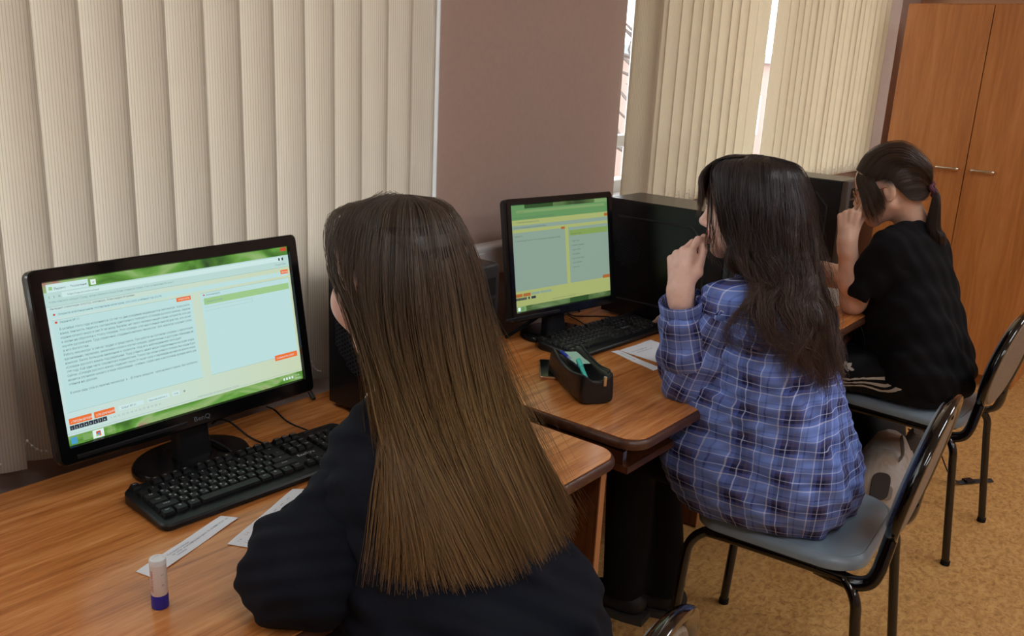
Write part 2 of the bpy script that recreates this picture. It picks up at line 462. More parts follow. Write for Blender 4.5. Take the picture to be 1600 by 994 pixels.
# ------------------------------------------------------------------ cabinet
cb = thing('cabinet', 'tall orange wood two-door cabinet at the far end of the room', 'cabinet', (4.98, 1.045, 0))
cw, cd, ch = .80, .42, 1.89
b = MB(); b.box((cd/2+.02, -cw/2+.009, ch/2+.03), (cd, .018, ch-.06)); b.box((cd/2+.02, cw/2-.009, ch/2+.03), (cd, .018, ch-.06))
b.box((cd/2+.02, 0, ch-.009), (cd, cw-.036, .018)); b.box((cd-.0+.012, 0, ch/2+.03), (.012, cw-.036, ch-.08)); b.box((cd/2+.02, 0, .075), (cd, cw-.036, .018))
b.build('carcass', M_['cab'], cb)
MB().box((cd/2+.05, 0, .033), (cd-.06, cw-.02, .066)).build('plinth', M_['cab'], cb)
for s_, nm in ((1, 'left'), (-1, 'right')):
    dr = MB().box((.009, s_*cw/4, ch/2+.03), (.017, cw/2-.004, ch-.075), .0012, 1).build('door', M_['cab'], cb)
    yc = s_*.083
    h = MB(); h.tube(smooth_path([(0, yc-.052, 1.097), (-.022, yc-.050, 1.097), (-.026, yc-.03, 1.097), (-.026, yc+.03, 1.097), (-.022, yc+.05, 1.097), (0, yc+.052, 1.097)], 5), .0078, 8)
    o = h.build('handle', M_['chrome'], dr, True); o['label'] = 'metal bow handle'
# ------------------------------------------------------------------ computers
def emis(name, rgb, s=1.):
    m = bpy.data.materials.new(name); m.use_nodes = True; b = m.node_tree.nodes['Principled BSDF']
    b.inputs['Base Color'].default_value = (.01, .01, .01, 1); b.inputs['Roughness'].default_value = .35; b.inputs['Specular IOR Level'].default_value = .25
    b.inputs['Emission Color'].default_value = lin(rgb); b.inputs['Emission Strength'].default_value = s
    return m
class Screen:
    """flat screen content: rectangles and lettering in layers a hair apart; u right, v up, 0..1"""
    def __init__(s, w, h): s.w = w; s.h = h; s.rects = []; s.texts = {}
    def rect(s, mat, u0, v0, u1, v1, z):
        s.rects.append((mat, [((u-.5)*s.w, (v-.5)*s.h, z*.00012) for u, v in ((u0, v0), (u1, v0), (u1, v1), (u0, v1))]))
    def text(s, mat, body, u, v, size, z=6, align='LEFT', sx=1., fit=None):
        T, f = text_geo(body, size*s.h, align)
        if not len(T): return
        if fit: sx = min(sx, fit*s.w/T[:, 0].max())
        V, F = s.texts.setdefault(mat, ([], [])); n = len(V)
        V += [((u-.5)*s.w+p[0]*sx, (v-.5)*s.h+p[1], z*.00012) for p in T]; F += [tuple(i+n for i in q) for q in f]
    def build(s, parent, M, names):
        for mat, q in s.rects:
            me = bpy.data.meshes.new(names[mat]); me.from_pydata([M @ Vector(v) for v in q], [], [(0, 1, 2, 3)]); me.update(); put(names[mat], me, SM[mat], parent)
        for mat, (V, F) in s.texts.items():
            me = bpy.data.meshes.new('screen_lettering'); me.from_pydata([M @ Vector(v) for v in V], [], F); me.update()
            tag(put('screen_lettering', me, SM[mat], parent), kind='stuff')
SM = {k: emis('screen_'+k, c) for k, c in dict(page=(190, 212, 196), panel=(180, 214, 213), bar=(178, 208, 202), tab=(196, 222, 220), ink=(92, 112, 118), link=(120, 150, 160),
      orange=(226, 110, 52), green=(150, 192, 132), leaf=(70, 116, 44), leafdark=(40, 72, 34), leaflight=(120, 160, 92), pink=(160, 124, 110), dark=(44, 50, 62), white=(214, 230, 226), line=(150, 180, 170), blue=(70, 150, 190), red=(196, 70, 50),
      page2=(158, 168, 104), panel2=(130, 152, 138), head2=(92, 138, 86), head3=(118, 150, 96), orange2=(160, 96, 44), green2=(122, 150, 78), ink2=(84, 100, 84), taskbar2=(62, 84, 48)).items()}
SN = dict(page='screen_page', panel='screen_panel', bar='browser_bar', tab='browser_tab', ink='screen_lettering', link='screen_link', orange='screen_button', green='screen_field', leaf='wallpaper', leafdark='wallpaper_shadow', leaflight='wallpaper_light', pink='wallpaper_petal', dark='page_number_strip', white='screen_caption', line='screen_rule', blue='start_icon', red='screen_mark',
      page2='screen_page', panel2='screen_panel', head2='browser_bar', head3='browser_tab', orange2='screen_button', green2='screen_field', ink2='screen_lettering', taskbar2='task_strip')

def wallpaper(m, stops, sc):
    t = NT(m); n = t.noise(t.coord((sc, 1, 2)), 9., 3, .5, 1.)
    t.link(t.ramp(n, stops), t.b.inputs['Emission Color'])
t = NT(SM['page']); sx_ = t.add('ShaderNodeSeparateXYZ'); t.link(t.coord((1, 1, 1)), sx_.inputs[0])
t.link(t.ramp(t.math('ADD', t.math('MULTIPLY', sx_.outputs[0], 2.), .5), [(.05, (190, 215, 212)), (.45, (192, 212, 196)), (1., (192, 205, 172))]), t.b.inputs['Emission Color'])
wallpaper(SM['leaf'], [(.30, (36, 66, 34)), (.42, (70, 116, 44)), (.52, (96, 150, 62)), (.60, (140, 172, 108)), (.68, (160, 128, 112)), (.76, (170, 80, 64))], 1.)
wallpaper(SM['taskbar2'], [(.35, (44, 62, 36)), (.5, (72, 98, 54)), (.65, (104, 130, 84))], 1.)
def monitor(label, base, yaw, W, H, centre_z, tilt, bez, neck_w, foot, name_plate, content, dy=-.009, ridge=True):
    """base at desk level; panel W x H; bez = (side, top, bottom)"""
    t_ = thing('monitor', label, 'monitor', base, yaw)
    tl = math.radians(tilt); C = Vector((0, dy, centre_z))
    M = Matrix.Translation(C) @ Matrix(((1, 0, 0), (0, math.sin(tl), -math.cos(tl)), (0, math.cos(tl), math.sin(tl)))).to_4x4()   # local u,v,w -> thing
    # back shell
    b = MB(); b.stack([(rrect(W, H, .012), -.004), (rrect(W-.004, H-.004, .012), -.022), (rrect(W-.05, H-.05, .02), -.036), (rrect(W-.20, H-.14, .03), -.055)])
    b.build('back_shell', M_['black'], t_, True, M)
    # bezel frame with its inner lip
    s, tp, bt = bez; ow = rrect(W, H, .011, 5); iw, ih = W-2*s, H-tp-bt; cy = (bt-tp)/2
    inn = rrect(iw, ih, .0015, 5, 0, cy)
    n = len(ow); V = []; F = []
    for ol, z in ((ow, -.006), (ow, .0035), (rrect(W-.005, H-.005, .010, 5), .006), (rrect(iw+.004, ih+.004, .002, 5, 0, cy), .006), (inn, .0008)):
        V += [(x, y, z) for x, y in ol]
    for i in range(4):
        for k in range(n): F.append((i*n+k, i*n+(k+1) % n, (i+1)*n+(k+1) % n, (i+1)*n+k))
    MB().add(V, F).build('bezel', M_['black_gloss'], t_, True, M)
    if ridge:
        MB().box((-.13, -H/2+.011, .0064), (.20, .007, .003), .001).build('bezel_ridge', M_['black'], t_, False, M)
    # screen: dark panel carrying the lit content
    sc = Screen(iw, ih); content(sc)
    d = MB().box((0, cy, -.002), (iw, ih, .004)).build('display', M_['black_matt'], t_, False, M)
    sc.build(d, M @ Matrix.Translation((0, cy, .0002)), SN)
    if name_plate:
        T, f = text_geo(name_plate, .0125, 'CENTER', 2)
        me = bpy.data.meshes.new('brand_plate'); me.from_pydata([M @ Vector((p[0]*1.15, p[1]-H/2+bt*.34, .0063)) for p in T], [], f); put('brand_plate', me, M_['grey_print'], t_)
    # stand
    fx, fy = foot
    MB().lathe([(fx*.97, 0), (fx, .003), (fx, .010), (fx*.97, .0145), (fx*.9, .0165), (fx*.3, .0175)], 40, (0, 0, 0), 1, fy/fx).build('stand_base', M_['black_gloss'], t_, True)
    zt = centre_z-H/2+.02
    b = MB(); b.stack([(rrect(neck_w, .035, .008, 4, 0, .0), .016), (rrect(neck_w*.93, .032, .008, 4, 0, .004), zt*.5), (rrect(neck_w*1.0, .03, .008, 4, 0, .022), zt+.05), (rrect(neck_w*1.05, .03, .008, 4, 0, .036), zt+.12)])
    b.build('stand_neck', M_['black'], t_, True)
    for k in range(5):
        MB().box((W/2+.0004, -H/2+.05+.017*k, .0), (.0012, .006, .003)).build('side_button', M_['grey_print'], t_, False, M)
    return t_
TXT = '''В октябре этого года исполняется 120 лет со дня рождения выдающегося лексикографа русского
языка, лингвиста, педагога, составителя однотомного толкового «Словаря русского языка», первое
издание которого вышло в свет 70 лет назад. Вероятно, нет такого человека в нашей стране, который бы хоть раз
в жизни не обратился к этому словарю. Этот словарь стал настольной книгой для тех, кто хочет
изучить русский язык. Труд справочный, созданный многими лексикографами, навсегда сохранит слово
в его богатстве.
Работу лексикографа сейчас трудно и представить. При работе он составлял словарь с карточками
вдохновенно, терпеливо, выписывал слова и изучал каждую, удивительно и доступно объясняя её
языком. Было большое внимание к грамоте: под его наблюдением выходит
«Словарь русского языка» под редакцией. Труд учёного знают наши современники во всём мире,
1949 году. Ещё одна черта: сохранился в журналистике. Только при жизни учёного словарь был издан 8 раз
Сейчас «Словарь русского языка» содержит около 70 тысяч слов и переведён на многие языки мира,
является спутником каждого в мире образования – учебник, справочник и настольная, нужная книга для
чтения на уроках.

В каком ряду слов из перечня лексикографа ... (В ответе запишите форму нужного падежа. Без пробелов.)'''
def screen_wide(s):
    s.rect('page', 0, .06, 1, .875, 0)
    s.rect('leaf', 0, .94, 1, 1, 0)
    s.rect('tab', .012, .94, .155, .988, 1); s.rect('green', .02, .952, .032, .972, 2); s.text('ink', 'Яндекс – Экзамены', .036, .953, .019, sx=1.1); s.text('ink', '×', .143, .953, .02)
    s.rect('white', .163, .947, .182, .98, 1); s.text('ink', '+', .168, .953, .026)
    s.rect('bar', 0, .865, 1, .94, 1); s.rect('tab', .06, .90, .97, .932, 2); s.rect('red', .965, .972, .995, .995, 1)
    for u, c in ((.014, '‹'), (.03, '›'), (.046, 'o')): s.text('ink', c, u, .905, .03)
    s.text('ink', 'https://expert.ru/docs/cms/', .078, .909, .018)
    s.rect('dark', .95, .905, .957, .925, 3); s.rect('dark', .966, .905, .974, .925, 3)
    s.text('link', 'Чтобы обновить каждую Страну, нужно обновить общую Бланк учащихся справа. У вас установлена Windows 7', .012, .876, .018, fit=.46); s.text('link', 'Подробно', .93, .872, .02)
    s.rect('line', 0, .853, 1, .8555, 1); s.rect('bar', 0, .8555, 1, .868, 1)
    s.text('ink', 'Интернет олимпиады (2021/22), командир: Александра Игоревна', .012, .836, .017, fit=.34)
    s.rect('panel', .012, .79, .99, .822, 1); s.rect('red', .02, .80, .027, .811, 2); s.text('ink', 'Открыта апелляционная экспертная категория, 2021-2022 учебный год (12.04)', .036, .799, .018, fit=.38)
    s.rect('orange', .953, .805, .99, .835, 3); s.text('white', 'Выход', .958, .814, .017)
    s.rect('panel', .012, .205, .535, .772, 1); s.rect('panel', .575, .205, .99, .772, 1)
    for v in (.205, .772): s.rect('line', .012, v-.001, .535, v+.001, 2); s.rect('line', .575, v-.001, .99, v+.001, 2)
    s.rect('red', .022, .752, .030, .764, 2); s.text('ink', 'Задание № 11', .036, .751, .018); s.rect('orange', .472, .745, .532, .772, 3); s.text('white', 'ОЧИСТИТЬ', .479, .753, .015)
    for i, L in enumerate(TXT.split('\n')): s.text('ink', L, .032, .708-.0262*i, .0208, fit=.49)
    s.rect('red', .585, .752, .591, .762, 2); s.text('ink', 'Комментарий', .597, .751, .016); s.rect('green', .585, .69, .985, .735, 2); s.text('link', 'Введите ответ', .597, .705, .018)
    for v in (.648, .672): s.rect('line', .585, v, .80, v+.0015, 2)
    s.rect('line', .80, .648, .8012, .672, 2)
    s.rect('orange', .872, .182, .985, .222, 3); s.text('white', 'СОХРАНИТЬ ОТВЕТ', .88, .194, .016)
    s.rect('orange', .012, .128, .092, .167, 2); s.text('white', '‹ ПРЕДЫДУЩИЙ', .018, .139, .017); s.rect('orange', .100, .128, .175, .167, 2); s.text('white', 'СЛЕДУЮЩИЙ ›', .106, .139, .017)
    s.rect('tab', .19, .133, .285, .163, 2); s.text('ink', 'Ответ № 21', .20, .141, .018); s.rect('tab', .30, .133, .388, .163, 2); s.text('ink', 'Версия работы 2', .305, .141, .016); s.rect('tab', .40, .133, .43, .163, 2); s.text('ink', '10:46', .404, .141, .016); s.text('ink', '✿', .445, .141, .02)
    for k in range(8): s.rect('dark', .012+.0165*k, .094, .0275+.0165*k, .122, 2); s.text('white', str(k+1), .016+.0165*k, .1, .017)
    s.text('link', '  '.join(str(k) for k in range(9, 22)), .155, .1, .018)
    s.rect('line', 0, .072, 1, .074, 1); s.text('link', 'Открытая система Экспертных олимпиад, 2018-2022', .50, .078, .013)
    s.rect('leaf', 0, 0, 1, .06, 0)
    s.rect('blue', .008, .008, .03, .05, 2); s.rect('leaflight', .05, .012, .075, .05, 2); s.rect('white', .085, .004, .125, .056, 1)
    s.rect('red', .097, .028, .113, .046, 3); s.rect('green', .096, .014, .105, .028, 3); s.rect('orange', .106, .014, .114, .028, 3); s.rect('blue', .101, .022, .109, .036, 4)
    for k in range(4): s.rect('white', .90+.014*k, .022, .908+.014*k, .04, 2)
    s.text('white', '11:58', .962, .034, .016); s.text('white', '14.10.2020', .958, .012, .013)
def screen_square(s):
    s.rect('page2', 0, .05, 1, .83, 0); s.rect('head2', 0, .83, 1, 1, 0); s.rect('leafdark', .135, .965, .42, 1, 1); s.rect('taskbar2', .42, .965, .86, 1, 1); s.rect('head3', .86, .965, 1, 1, 1)
    s.rect('head3', .055, .925, .97, .95, 1); s.text('ink2', 'expert.ru/docs', .06, .93, .016); s.text('ink2', 'Чтобы обновить каждую Страну, нужно обновить общую Бланк', .02, .876, .017); s.rect('page2', 0, .82, 1, .862, 1)
    s.text('ink2', 'Открытая олимпиада (2021/22)', .05, .832, .02); s.rect('panel2', .0, .775, 1, .812, 1); s.text('ink2', 'Открыта апелляционная экспертная категория', .02, .785, .018)
    s.rect('orange2', .962, .82, 1, .85, 2); s.rect('panel2', 0, .195, .53, .745, 1); s.rect('panel2', .565, .195, 1, .745, 1)
    s.rect('orange2', .49, .735, .53, .758, 2); s.text('ink2', 'Задание № 3', .02, .705, .017); s.text('ink2', '11. В каком ряду во всех словах пропущена безударная гласная', .02, .66, .019)
    s.rect('green2', .575, .66, .99, .715, 2); s.text('ink2', 'Варианты ответа', .59, .672, .018)
    for i, L in enumerate(('1. оба слова', '2. верное значение', '3. одно слово', '4. оба верны', '5. нет ответа верно', '6. оба неверно', '7. без слов')): s.text('ink2', L, .59, .60-.043*i, .019)
    s.rect('orange2', 0, .14, .07, .17, 2); s.rect('orange2', .078, .14, .15, .17, 2); s.rect('panel2', .16, .145, .24, .168, 2); s.rect('panel2', .25, .145, .36, .168, 2)
    for k in range(8): s.rect('dark', .004+.0135*k, .108, .0155+.0135*k, .132, 2)
    s.rect('dark', .125, .108, .14, .132, 2); s.rect('dark', .155, .108, .20, .132, 2); s.rect('orange2', .92, .19, 1, .222, 3)
    s.text('ink2', 'Открытая система Экспертных олимпиад, 2018-2022', .36, .068, .013)
    s.rect('taskbar2', .1, 0, 1, .05, 0); s.rect('leafdark', .55, 0, .75, .05, 1); s.rect('head3', 0, 0, .1, .05, 0); s.rect('white', .02, .008, .045, .042, 1); s.rect('head2', .055, .008, .08, .042, 1)
monitor('wide black monitor with a long text page, nearest the camera', (.852, 1.408, .75), 0., .515, .32, .245, 9.5, (.021, .022, .030), .070, (.112, .085), 'BenQ', screen_wide)
monitor('squarer black monitor with a greenish page on the middle desk', (2.03, 1.43, .75), -.174, .41, .33, .242, 9.2, (.018, .018, .026), .075, (.105, .085), '', screen_square, dy=-.02)

# hex vent of the near tower, keyboards, mouse
def tower(label, x, yb, yf, zt, w, yaw=0., vent=None, groove=True, front=M_['black']):
    t_ = thing('computer_tower', label, 'computer tower', (x+w/2, (yb+yf)/2, .75), yaw)
    d = yb-yf; h = zt-.75
    MB().box((0, .012, h/2+.004), (w-.004, d-.03, h-.008), .002, 1).build('case_body', M_['case'], t_)
    o = MB().box((-w/2+.0005, .012, h/2+.004), (.003, d-.034, h-.014), .001, 1).build('side_cover', M_['case'], t_)
    if groove:
        y0, y1, z0, z1 = -d*.30, d*.40, h*.16, h*.86
        g = MB(); P = [(y1, z1), (y0+.05, z1), (y0, z1-.05), (y0, z0+.05), (y0+.05, z0), (y1, z0)]
        g.tube([(-w/2-.0012, a, b) for a, b in P], .0035, 6); g.build('pressed_bead', M_['case_hi'], o)
    if vent:
        vy, vz, vr, hole = vent; g = MB(); r0 = hole*.5
        g.prism([(vr*math.cos(2*PI*k/8+PI/8), vr*math.sin(2*PI*k/8+PI/8)) for k in range(8)], 0, .0006)
        bk = g.build('vent_recess', M_['black_matt'], o, False, Matrix.Translation((-w/2-.0012, vy, vz)) @ Matrix.Rotation(-PI/2, 4, 'Y'))
        g = MB(); st = hole*1.16
        for i in range(-14, 15):
            for j in range(-14, 15):
                a = (i+.5*(j & 1))*st; c = j*st*.866
                if max(abs(a), abs(c), (abs(a)+abs(c))*.72) > vr*.93: continue
                ri, ro = r0*.86, r0*1.16
                V = []; F = []
                for rr_, zz in ((ro, 0), (ro, .0016), (ri, .0016), (ri, 0)):
                    V += [(a+rr_*math.cos(PI/3*k+PI/6), c+rr_*math.sin(PI/3*k+PI/6), zz) for k in range(6)]
                for q in range(3):
                    for k in range(6): F.append((q*6+k, q*6+(k+1) % 6, q*6+6+(k+1) % 6, q*6+6+k))
                g.add(V, F)
        tag(g.build('vent_grille', M_['grille'], o, False, Matrix.Translation((-w/2-.0018, vy, vz)) @ Matrix.Rotation(-PI/2, 4, 'Y')), kind='stuff')
    f = MB(); f.stack([([(x_, y_) for x_, y_ in rrect(w, .03, (.004, .004, .012, .012), 4, 0, -d/2+.014)], 0.), ([(x_, y_) for x_, y_ in rrect(w, .03, (.004, .004, .012, .012), 4, 0, -d/2+.014)], h-.006), (rrect(w-.008, .024, .006, 4, 0, -d/2+.016), h)])
    fp = f.build('front_panel', front, t_, True)
    for k in range(2): MB().box((0, -d/2-.0012, h-.045-.045*k), (w*.8, .003, .038), .001, 1).build('drive_cover', M_['black_matt'], fp)
    MB().box((0, -d/2-.001, h*.5), (w*.7, .002, .03), .0008, 1).build('port_strip', M_['black_gloss'], fp)
    for k in range(2): MB().box((-.02+.035*k, -d/2-.0024, h*.5), (.014, .001, .006)).build('socket', M_['grey_print'], fp)
    return t_
tower('black computer tower with a hexagonal mesh vent right of the wide monitor', 1.222, 1.46, 1.128, 1.105, .18, 0., (.055, .175, .085, .0085), False)
tower('black computer tower right of the squarer monitor on the middle desk', 2.352, 1.482, 1.05, 1.118, .19, 0., (.13, .21, .05, .006), True)
tower('black computer tower on the far desk with a brown-grey front', 3.47, 1.49, 1.11, 1.13, .19, -.03, None, True, material('case_front_brown', (74, 62, 54), .5))

def cap_mesh(w, d=.0165, h=.0075):
    b = MB(); a = .0017
    b.stack([(rrect(w, d, .0012, 1), 0), (rrect(w-.0012, d-.0012, .0015, 1), h*.45), (rrect(w-2*a-.001, d-2*a-.0006, .002, 1, 0, .0006), h)])
    bmesh.ops.recalc_face_normals(b.bm, faces=b.bm.faces)
    me = bpy.data.meshes.new('key'); b.bm.to_mesh(me); b.bm.free(); me.materials.append(M_['key']); return me
CAPS = {}
LAT = ['`1234567890-=', 'QWERTYUIOP[]', 'ASDFGHJKL;\'', 'ZXCVBNM,./']
CYR = ['ё            ', 'ЙЦУКЕНГШЩЗХЪ', 'ФЫВАПРОЛДЖЭ', 'ЯЧСМИТЬБЮ.']
def keyboard(label, loc, yaw, brand):
    L, D = .452, .150
    t_ = thing('keyboard', label, 'keyboard', loc, yaw)
    zt = lambda y, e=0.: .0135+(y+D/2)*.075+e
    b = MB(); ol = lambda g: rrect(L+2*g, D+2*g, tuple(max(.004, q+g) for q in (.022, .022, .016, .016)), 6)
    n = len(ol(0)); V = []; F = []
    for g, f in ((-.006, lambda y: .0), (0, lambda y: .005), (0, lambda y: zt(y)-.003), (-.003, lambda y: zt(y)), (-.010, lambda y: zt(y)-.0005)):
        V += [(x, y, f(y)) for x, y in ol(g)]
    for i in range(4):
        for k in range(n): F.append((i*n+k, i*n+(k+1) % n, (i+1)*n+(k+1) % n, (i+1)*n+k))
    F.append(tuple(range(n))[::-1]); F.append(tuple(4*n+k for k in range(n)))
    b.add(V, F).build('keyboard_body', M_['black'], t_, True)
    tilt = math.atan(.075); u = .0184; uy = .0192; LV = []; LF = []
    def legend(s_, x, y, size, al='CENTER'):
        T, f = text_geo(s_, size, al); k0 = len(LV)
        for p in T: LV.append((x+p[0], y+p[1], zt(y+p[1], .0076)))
        LF.extend(tuple(i+k0 for i in q) for q in f)
    def key(x, y, w, txt=None, txt2=None, d=1.):
        kk = (round(w, 3), d)
        if kk not in CAPS: CAPS[kk] = cap_mesh(w*u-.0012, d*uy-.0012)
        o = bpy.data.objects.new('key', CAPS[kk]); COL.objects.link(o); o.parent = t_
        o.location = (x+w*u/2, y-(d-1)*uy/2, zt(y, -.0005)); o.rotation_euler = (tilt, 0, 0)
        if txt: legend(txt, x+w*u/2-(.003 if txt2 else 0), y+.0008, .0064 if len(txt) == 1 else .0046)
        if txt2 and txt2.strip(): legend(txt2, x+w*u/2+.003, y-.0050, .0052)
    x0 = -L/2+.012; yr = lambda r: D/2-.0405-r*uy                 # r = 0 top letter row
    yF = D/2-.0135
    for k, (gx, tx) in enumerate([(0, 'Esc')]+[(2+i+(.5 if i > 3 else 0)+(.5 if i > 7 else 0), 'F%d' % (i+1)) for i in range(12)]):
        key(x0+gx*u, yF, 1, tx)
    for i, ch_ in enumerate(LAT[0]): key(x0+i*u, yr(0), 1, ch_)
    key(x0+13*u, yr(0), 2, '←')
    key(x0, yr(1), 1.5, 'Tab')
    for i, ch_ in enumerate(LAT[1]): key(x0+(1.5+i)*u, yr(1), 1, ch_, CYR[1][i])
    key(x0+13.5*u, yr(1), 1.5, '\\')
    key(x0, yr(2), 1.75, 'Caps')
    for i, ch_ in enumerate(LAT[2]): key(x0+(1.75+i)*u, yr(2), 1, ch_, CYR[2][i])
    key(x0+12.75*u, yr(2), 2.25, '↵')
    key(x0, yr(3), 2.25, '⇧Shift')
    for i, ch_ in enumerate(LAT[3]): key(x0+(2.25+i)*u, yr(3), 1, ch_, CYR[3][i])
    key(x0+12.25*u, yr(3), 2.75, '⇧Shift')
    x = x0
    for w, tx in ((1.25, 'Ctrl'), (1.25, '⊞'), (1.25, 'Alt'), (6.25, None), (1.25, 'Alt'), (1.25, '⊞'), (1.25, '≡'), (1.25, 'Ctrl')):
        key(x, yr(4), w, tx); x += w*u
    xn = x0+15.35*u
    for i, tx in enumerate(('PrSc', 'ScLk', 'Paus')): key(xn+i*u, yF, 1, tx)
    for r, row in enumerate((('Ins', 'Hom', 'PgU'), ('Del', 'End', 'PgD'))):
        for i, tx in enumerate(row): key(xn+i*u, yr(r), 1, tx)
    key(xn+u, yr(3), 1, '↑')
    for i, tx in enumerate('←↓→'): key(xn+i*u, yr(4), 1, tx)
    xp = x0+18.7*u
    for r, row in enumerate((('Num', '/', '*', '-'), ('7', '8', '9'), ('4', '5', '6'), ('1', '2', '3'))):
        for i, tx in enumerate(row): key(xp+i*u, yr(r), 1, tx)
    key(xp, yr(4), 2, '0'); key(xp+2*u, yr(4), 1, '.'); key(xp+3*u, yr(1), 1, '+', None, 2.); key(xp+3*u, yr(3), 1, '↵', None, 2.)
    me = bpy.data.meshes.new('key_lettering'); me.from_pydata(LV, [], LF); tag(put('key_lettering', me, M_['white'], t_), kind='stuff')
    T, f = text_geo(brand, .0105, 'CENTER', 2); y = yr(2)-.004
    me = bpy.data.meshes.new('brand_plate'); me.from_pydata([(xn+1.5*u+p[0]*1.05, y+p[1], zt(y+p[1], .0003)) for p in T], [], f); put('brand_plate', me, M_['white'], t_)
    MB().box((L/2-.055, yF+.004, zt(yF, .0002)), (.06, .004, .0012), .0004, 1).build('indicator_slot', M_['case_hi'], t_)
    return t_
keyboard('full-size black keyboard in front of the wide monitor', (.903, 1.268, .75), -.050, 'ExeGate')
keyboard('full-size black keyboard in front of the squarer monitor', (2.112, 1.306, .75), -.055, 'ExeGate')

def cable(name, pts, r, label, cat='cable'):
    return tag(MB().tube(smooth_path(pts, 6), r, 6).build(name, M_['black'], None, True), label, cat)
cable('cable', [(.987, 1.355, .757), (.988, 1.42, .755), (.992, 1.49, .765), (.984, 1.52, .765), (.972, 1.527, .757)], .0022, 'thin black cable from the near keyboard back to the desk edge')
cable('cable', [(1.088, 1.352, .757), (1.09, 1.43, .755), (1.108, 1.50, .757), (1.103, 1.522, .76)], .0019, 'thinner black cable between near keyboard and near tower')
cable('cable', [(1.215, 1.50, .753), (1.222, 1.53, .775), (1.228, 1.56, .84)], .005, 'thick black cable rising behind the near tower')
cable('cable', [(.86, 1.47, .77), (.90, 1.46, .772), (.905, 1.385, .772), (.915, 1.36, .757)], .0028, 'black cable lying across the near monitor foot')
cable('cable', [(1.90, 1.50, .755), (1.955, 1.49, .775), (2.0, 1.47, .80)], .006, 'black plug cable left of the squarer monitor foot')
cable('cable', [(2.16, 1.40, .757), (2.20, 1.46, .755), (2.225, 1.515, .755)], .0022, 'black cable from the middle keyboard to the desk back')
cable('cable', [(2.225, 1.515, .80), (2.228, 1.51, .757), (2.30, 1.43, .755), (2.36, 1.33, .755), (2.36, 1.26, .757)], .002, 'black mouse cable curving along the middle desk')
cable('cable', [(2.17, 1.49, .87), (2.172, 1.50, .81), (2.18, 1.51, .755)], .004, 'black cable hanging down behind the squarer monitor')
cable('cable', [(2.27, 1.50, .88), (2.275, 1.51, .82), (2.285, 1.515, .755)], .004, 'black cable hanging down beside the middle tower')

ms = thing('computer_mouse', 'black computer mouse under the hand in the blue plaid sleeve', 'mouse', (2.335, 1.225, .75), .35)
b = MB(); P = []
for k, (z, g) in enumerate(((0, .94), (.006, 1.), (.016, .98), (.024, .86), (.030, .62), (.033, .3))):
    P.append(([(.031*g*math.cos(a), .056*g*math.sin(a)-.004*k) for a in [2*PI*i/20 for i in range(20)]], z))
b.stack(P).build('mouse_body', M_['black_gloss'], ms, True)
MB().box((0, .034, .0245), (.006, .016, .008), .002).build('wheel', M_['case_hi'], ms)

# ------------------------------------------------------------------ small things on the desks
def sheet(name, pts, z, label, lines, cat='paper', curl=0.):
    """paper quad a-b-c-d (a-b short end), slight thickness and curl; lines = (u0, v0, size, text) along a->d"""
    A, B, C_, D_ = [Vector((p[0], p[1], 0)) for p in pts]; n = 8; V = []; F = []
    f = lambda u, v: (A*(1-u)+D_*u)*(1-v)+(B*(1-u)+C_*u)*v + Vector((0, 0, z+curl*((2*u-1)**4)+.0006*math.sin(9*u)))
    for off in (0, .0004):
        for i in range(n+1): V += [f(i/n, 0)+Vector((0, 0, off)), f(i/n, 1)+Vector((0, 0, off))]
    m_ = 2*(n+1)
    for i in range(n):
        a = 2*i; F += [(a, a+2, a+3, a+1), (m_+a, m_+a+1, m_+a+3, m_+a+2), (a, m_+a, m_+a+2, a+2), (a+1, a+3, m_+a+3, m_+a+1)]
    F += [(0, 1, m_+1, m_), (2*n, m_+2*n, m_+2*n+1, 2*n+1)]
    b = MB().add([tuple(v) for v in V], F); o = tag(b.build(name, M_['paper']), label, cat)
    Lv = []; Lf = []; Lu = (D_-A).length; Lw = (B-A).length
    for u0, v0, s_, tx in lines:
        T, q = text_geo(tx, s_); k0 = len(Lv)
        for p in T:
            uu = u0+p[0]/Lu; vv = v0-p[1]/Lw; Lv.append(f(min(max(uu, 0), 1), vv)+Vector((0, 0, .0007)))
        Lf += [tuple(i+k0 for i in g) for g in q]
    if Lv:
        me = bpy.data.meshes.new('print'); me.from_pydata(Lv, [], Lf); put('print', me, M_['ink'], o)
    return o
sheet('paper_strip', [(.587, 1.138), (.595, 1.106), (.784, 1.167), (.768, 1.193)], .7512, 'narrow white printed paper strip behind the glue stick', [(.28, .36, .0052, 'Толковый словарь'), (.30, .55, .0052, 'орфографический'), (.32, .74, .0052, 'словарь'), (.52, .55, .006, 'справочник по языку'), (.80, .55, .0055, 'орфография')])
sheet('paper_sheet', [(.723, 1.109), (.752, 1.052), (.957, 1.140), (.910, 1.186)], .7512, 'white handwritten slip partly under the dark sleeve on the near desk', [(.05+.105*i, .22+.2*j, .0058, ('1. а', '2. б', '3. в', 'г 4', 'н 5', 'ы 7', 'и 8', 'л 9')[i]) for i in range(8) for j in range(2)])
sheet('paper_strip', [(2.022, 1.226), (2.047, 1.218), (1.999, 1.058), (1.966, 1.060)], .7512, 'narrow white paper strip beside the sheet on the middle desk', [(.12, .6, .005, 'словарь орфографический')])
sheet('paper_sheet', [(2.047, 1.214), (2.030, 1.078), (2.17, 1.062), (2.20, 1.205)], .7518, 'white printed sheet under the elbow in the blue plaid shirt', [(.10, .25, .006, 'Толковый словарь'), (.14, .34, .006, 'русский язык'), (.35, .25, .006, 'справочник'), (.40, .34, .006, 'запись слов')])
sheet('paper_sheet', [(3.30, 1.085), (3.36, .93), (3.17, .90), (3.02, .97)], .7512, 'white sheet under the bare elbow on the far desk', [])
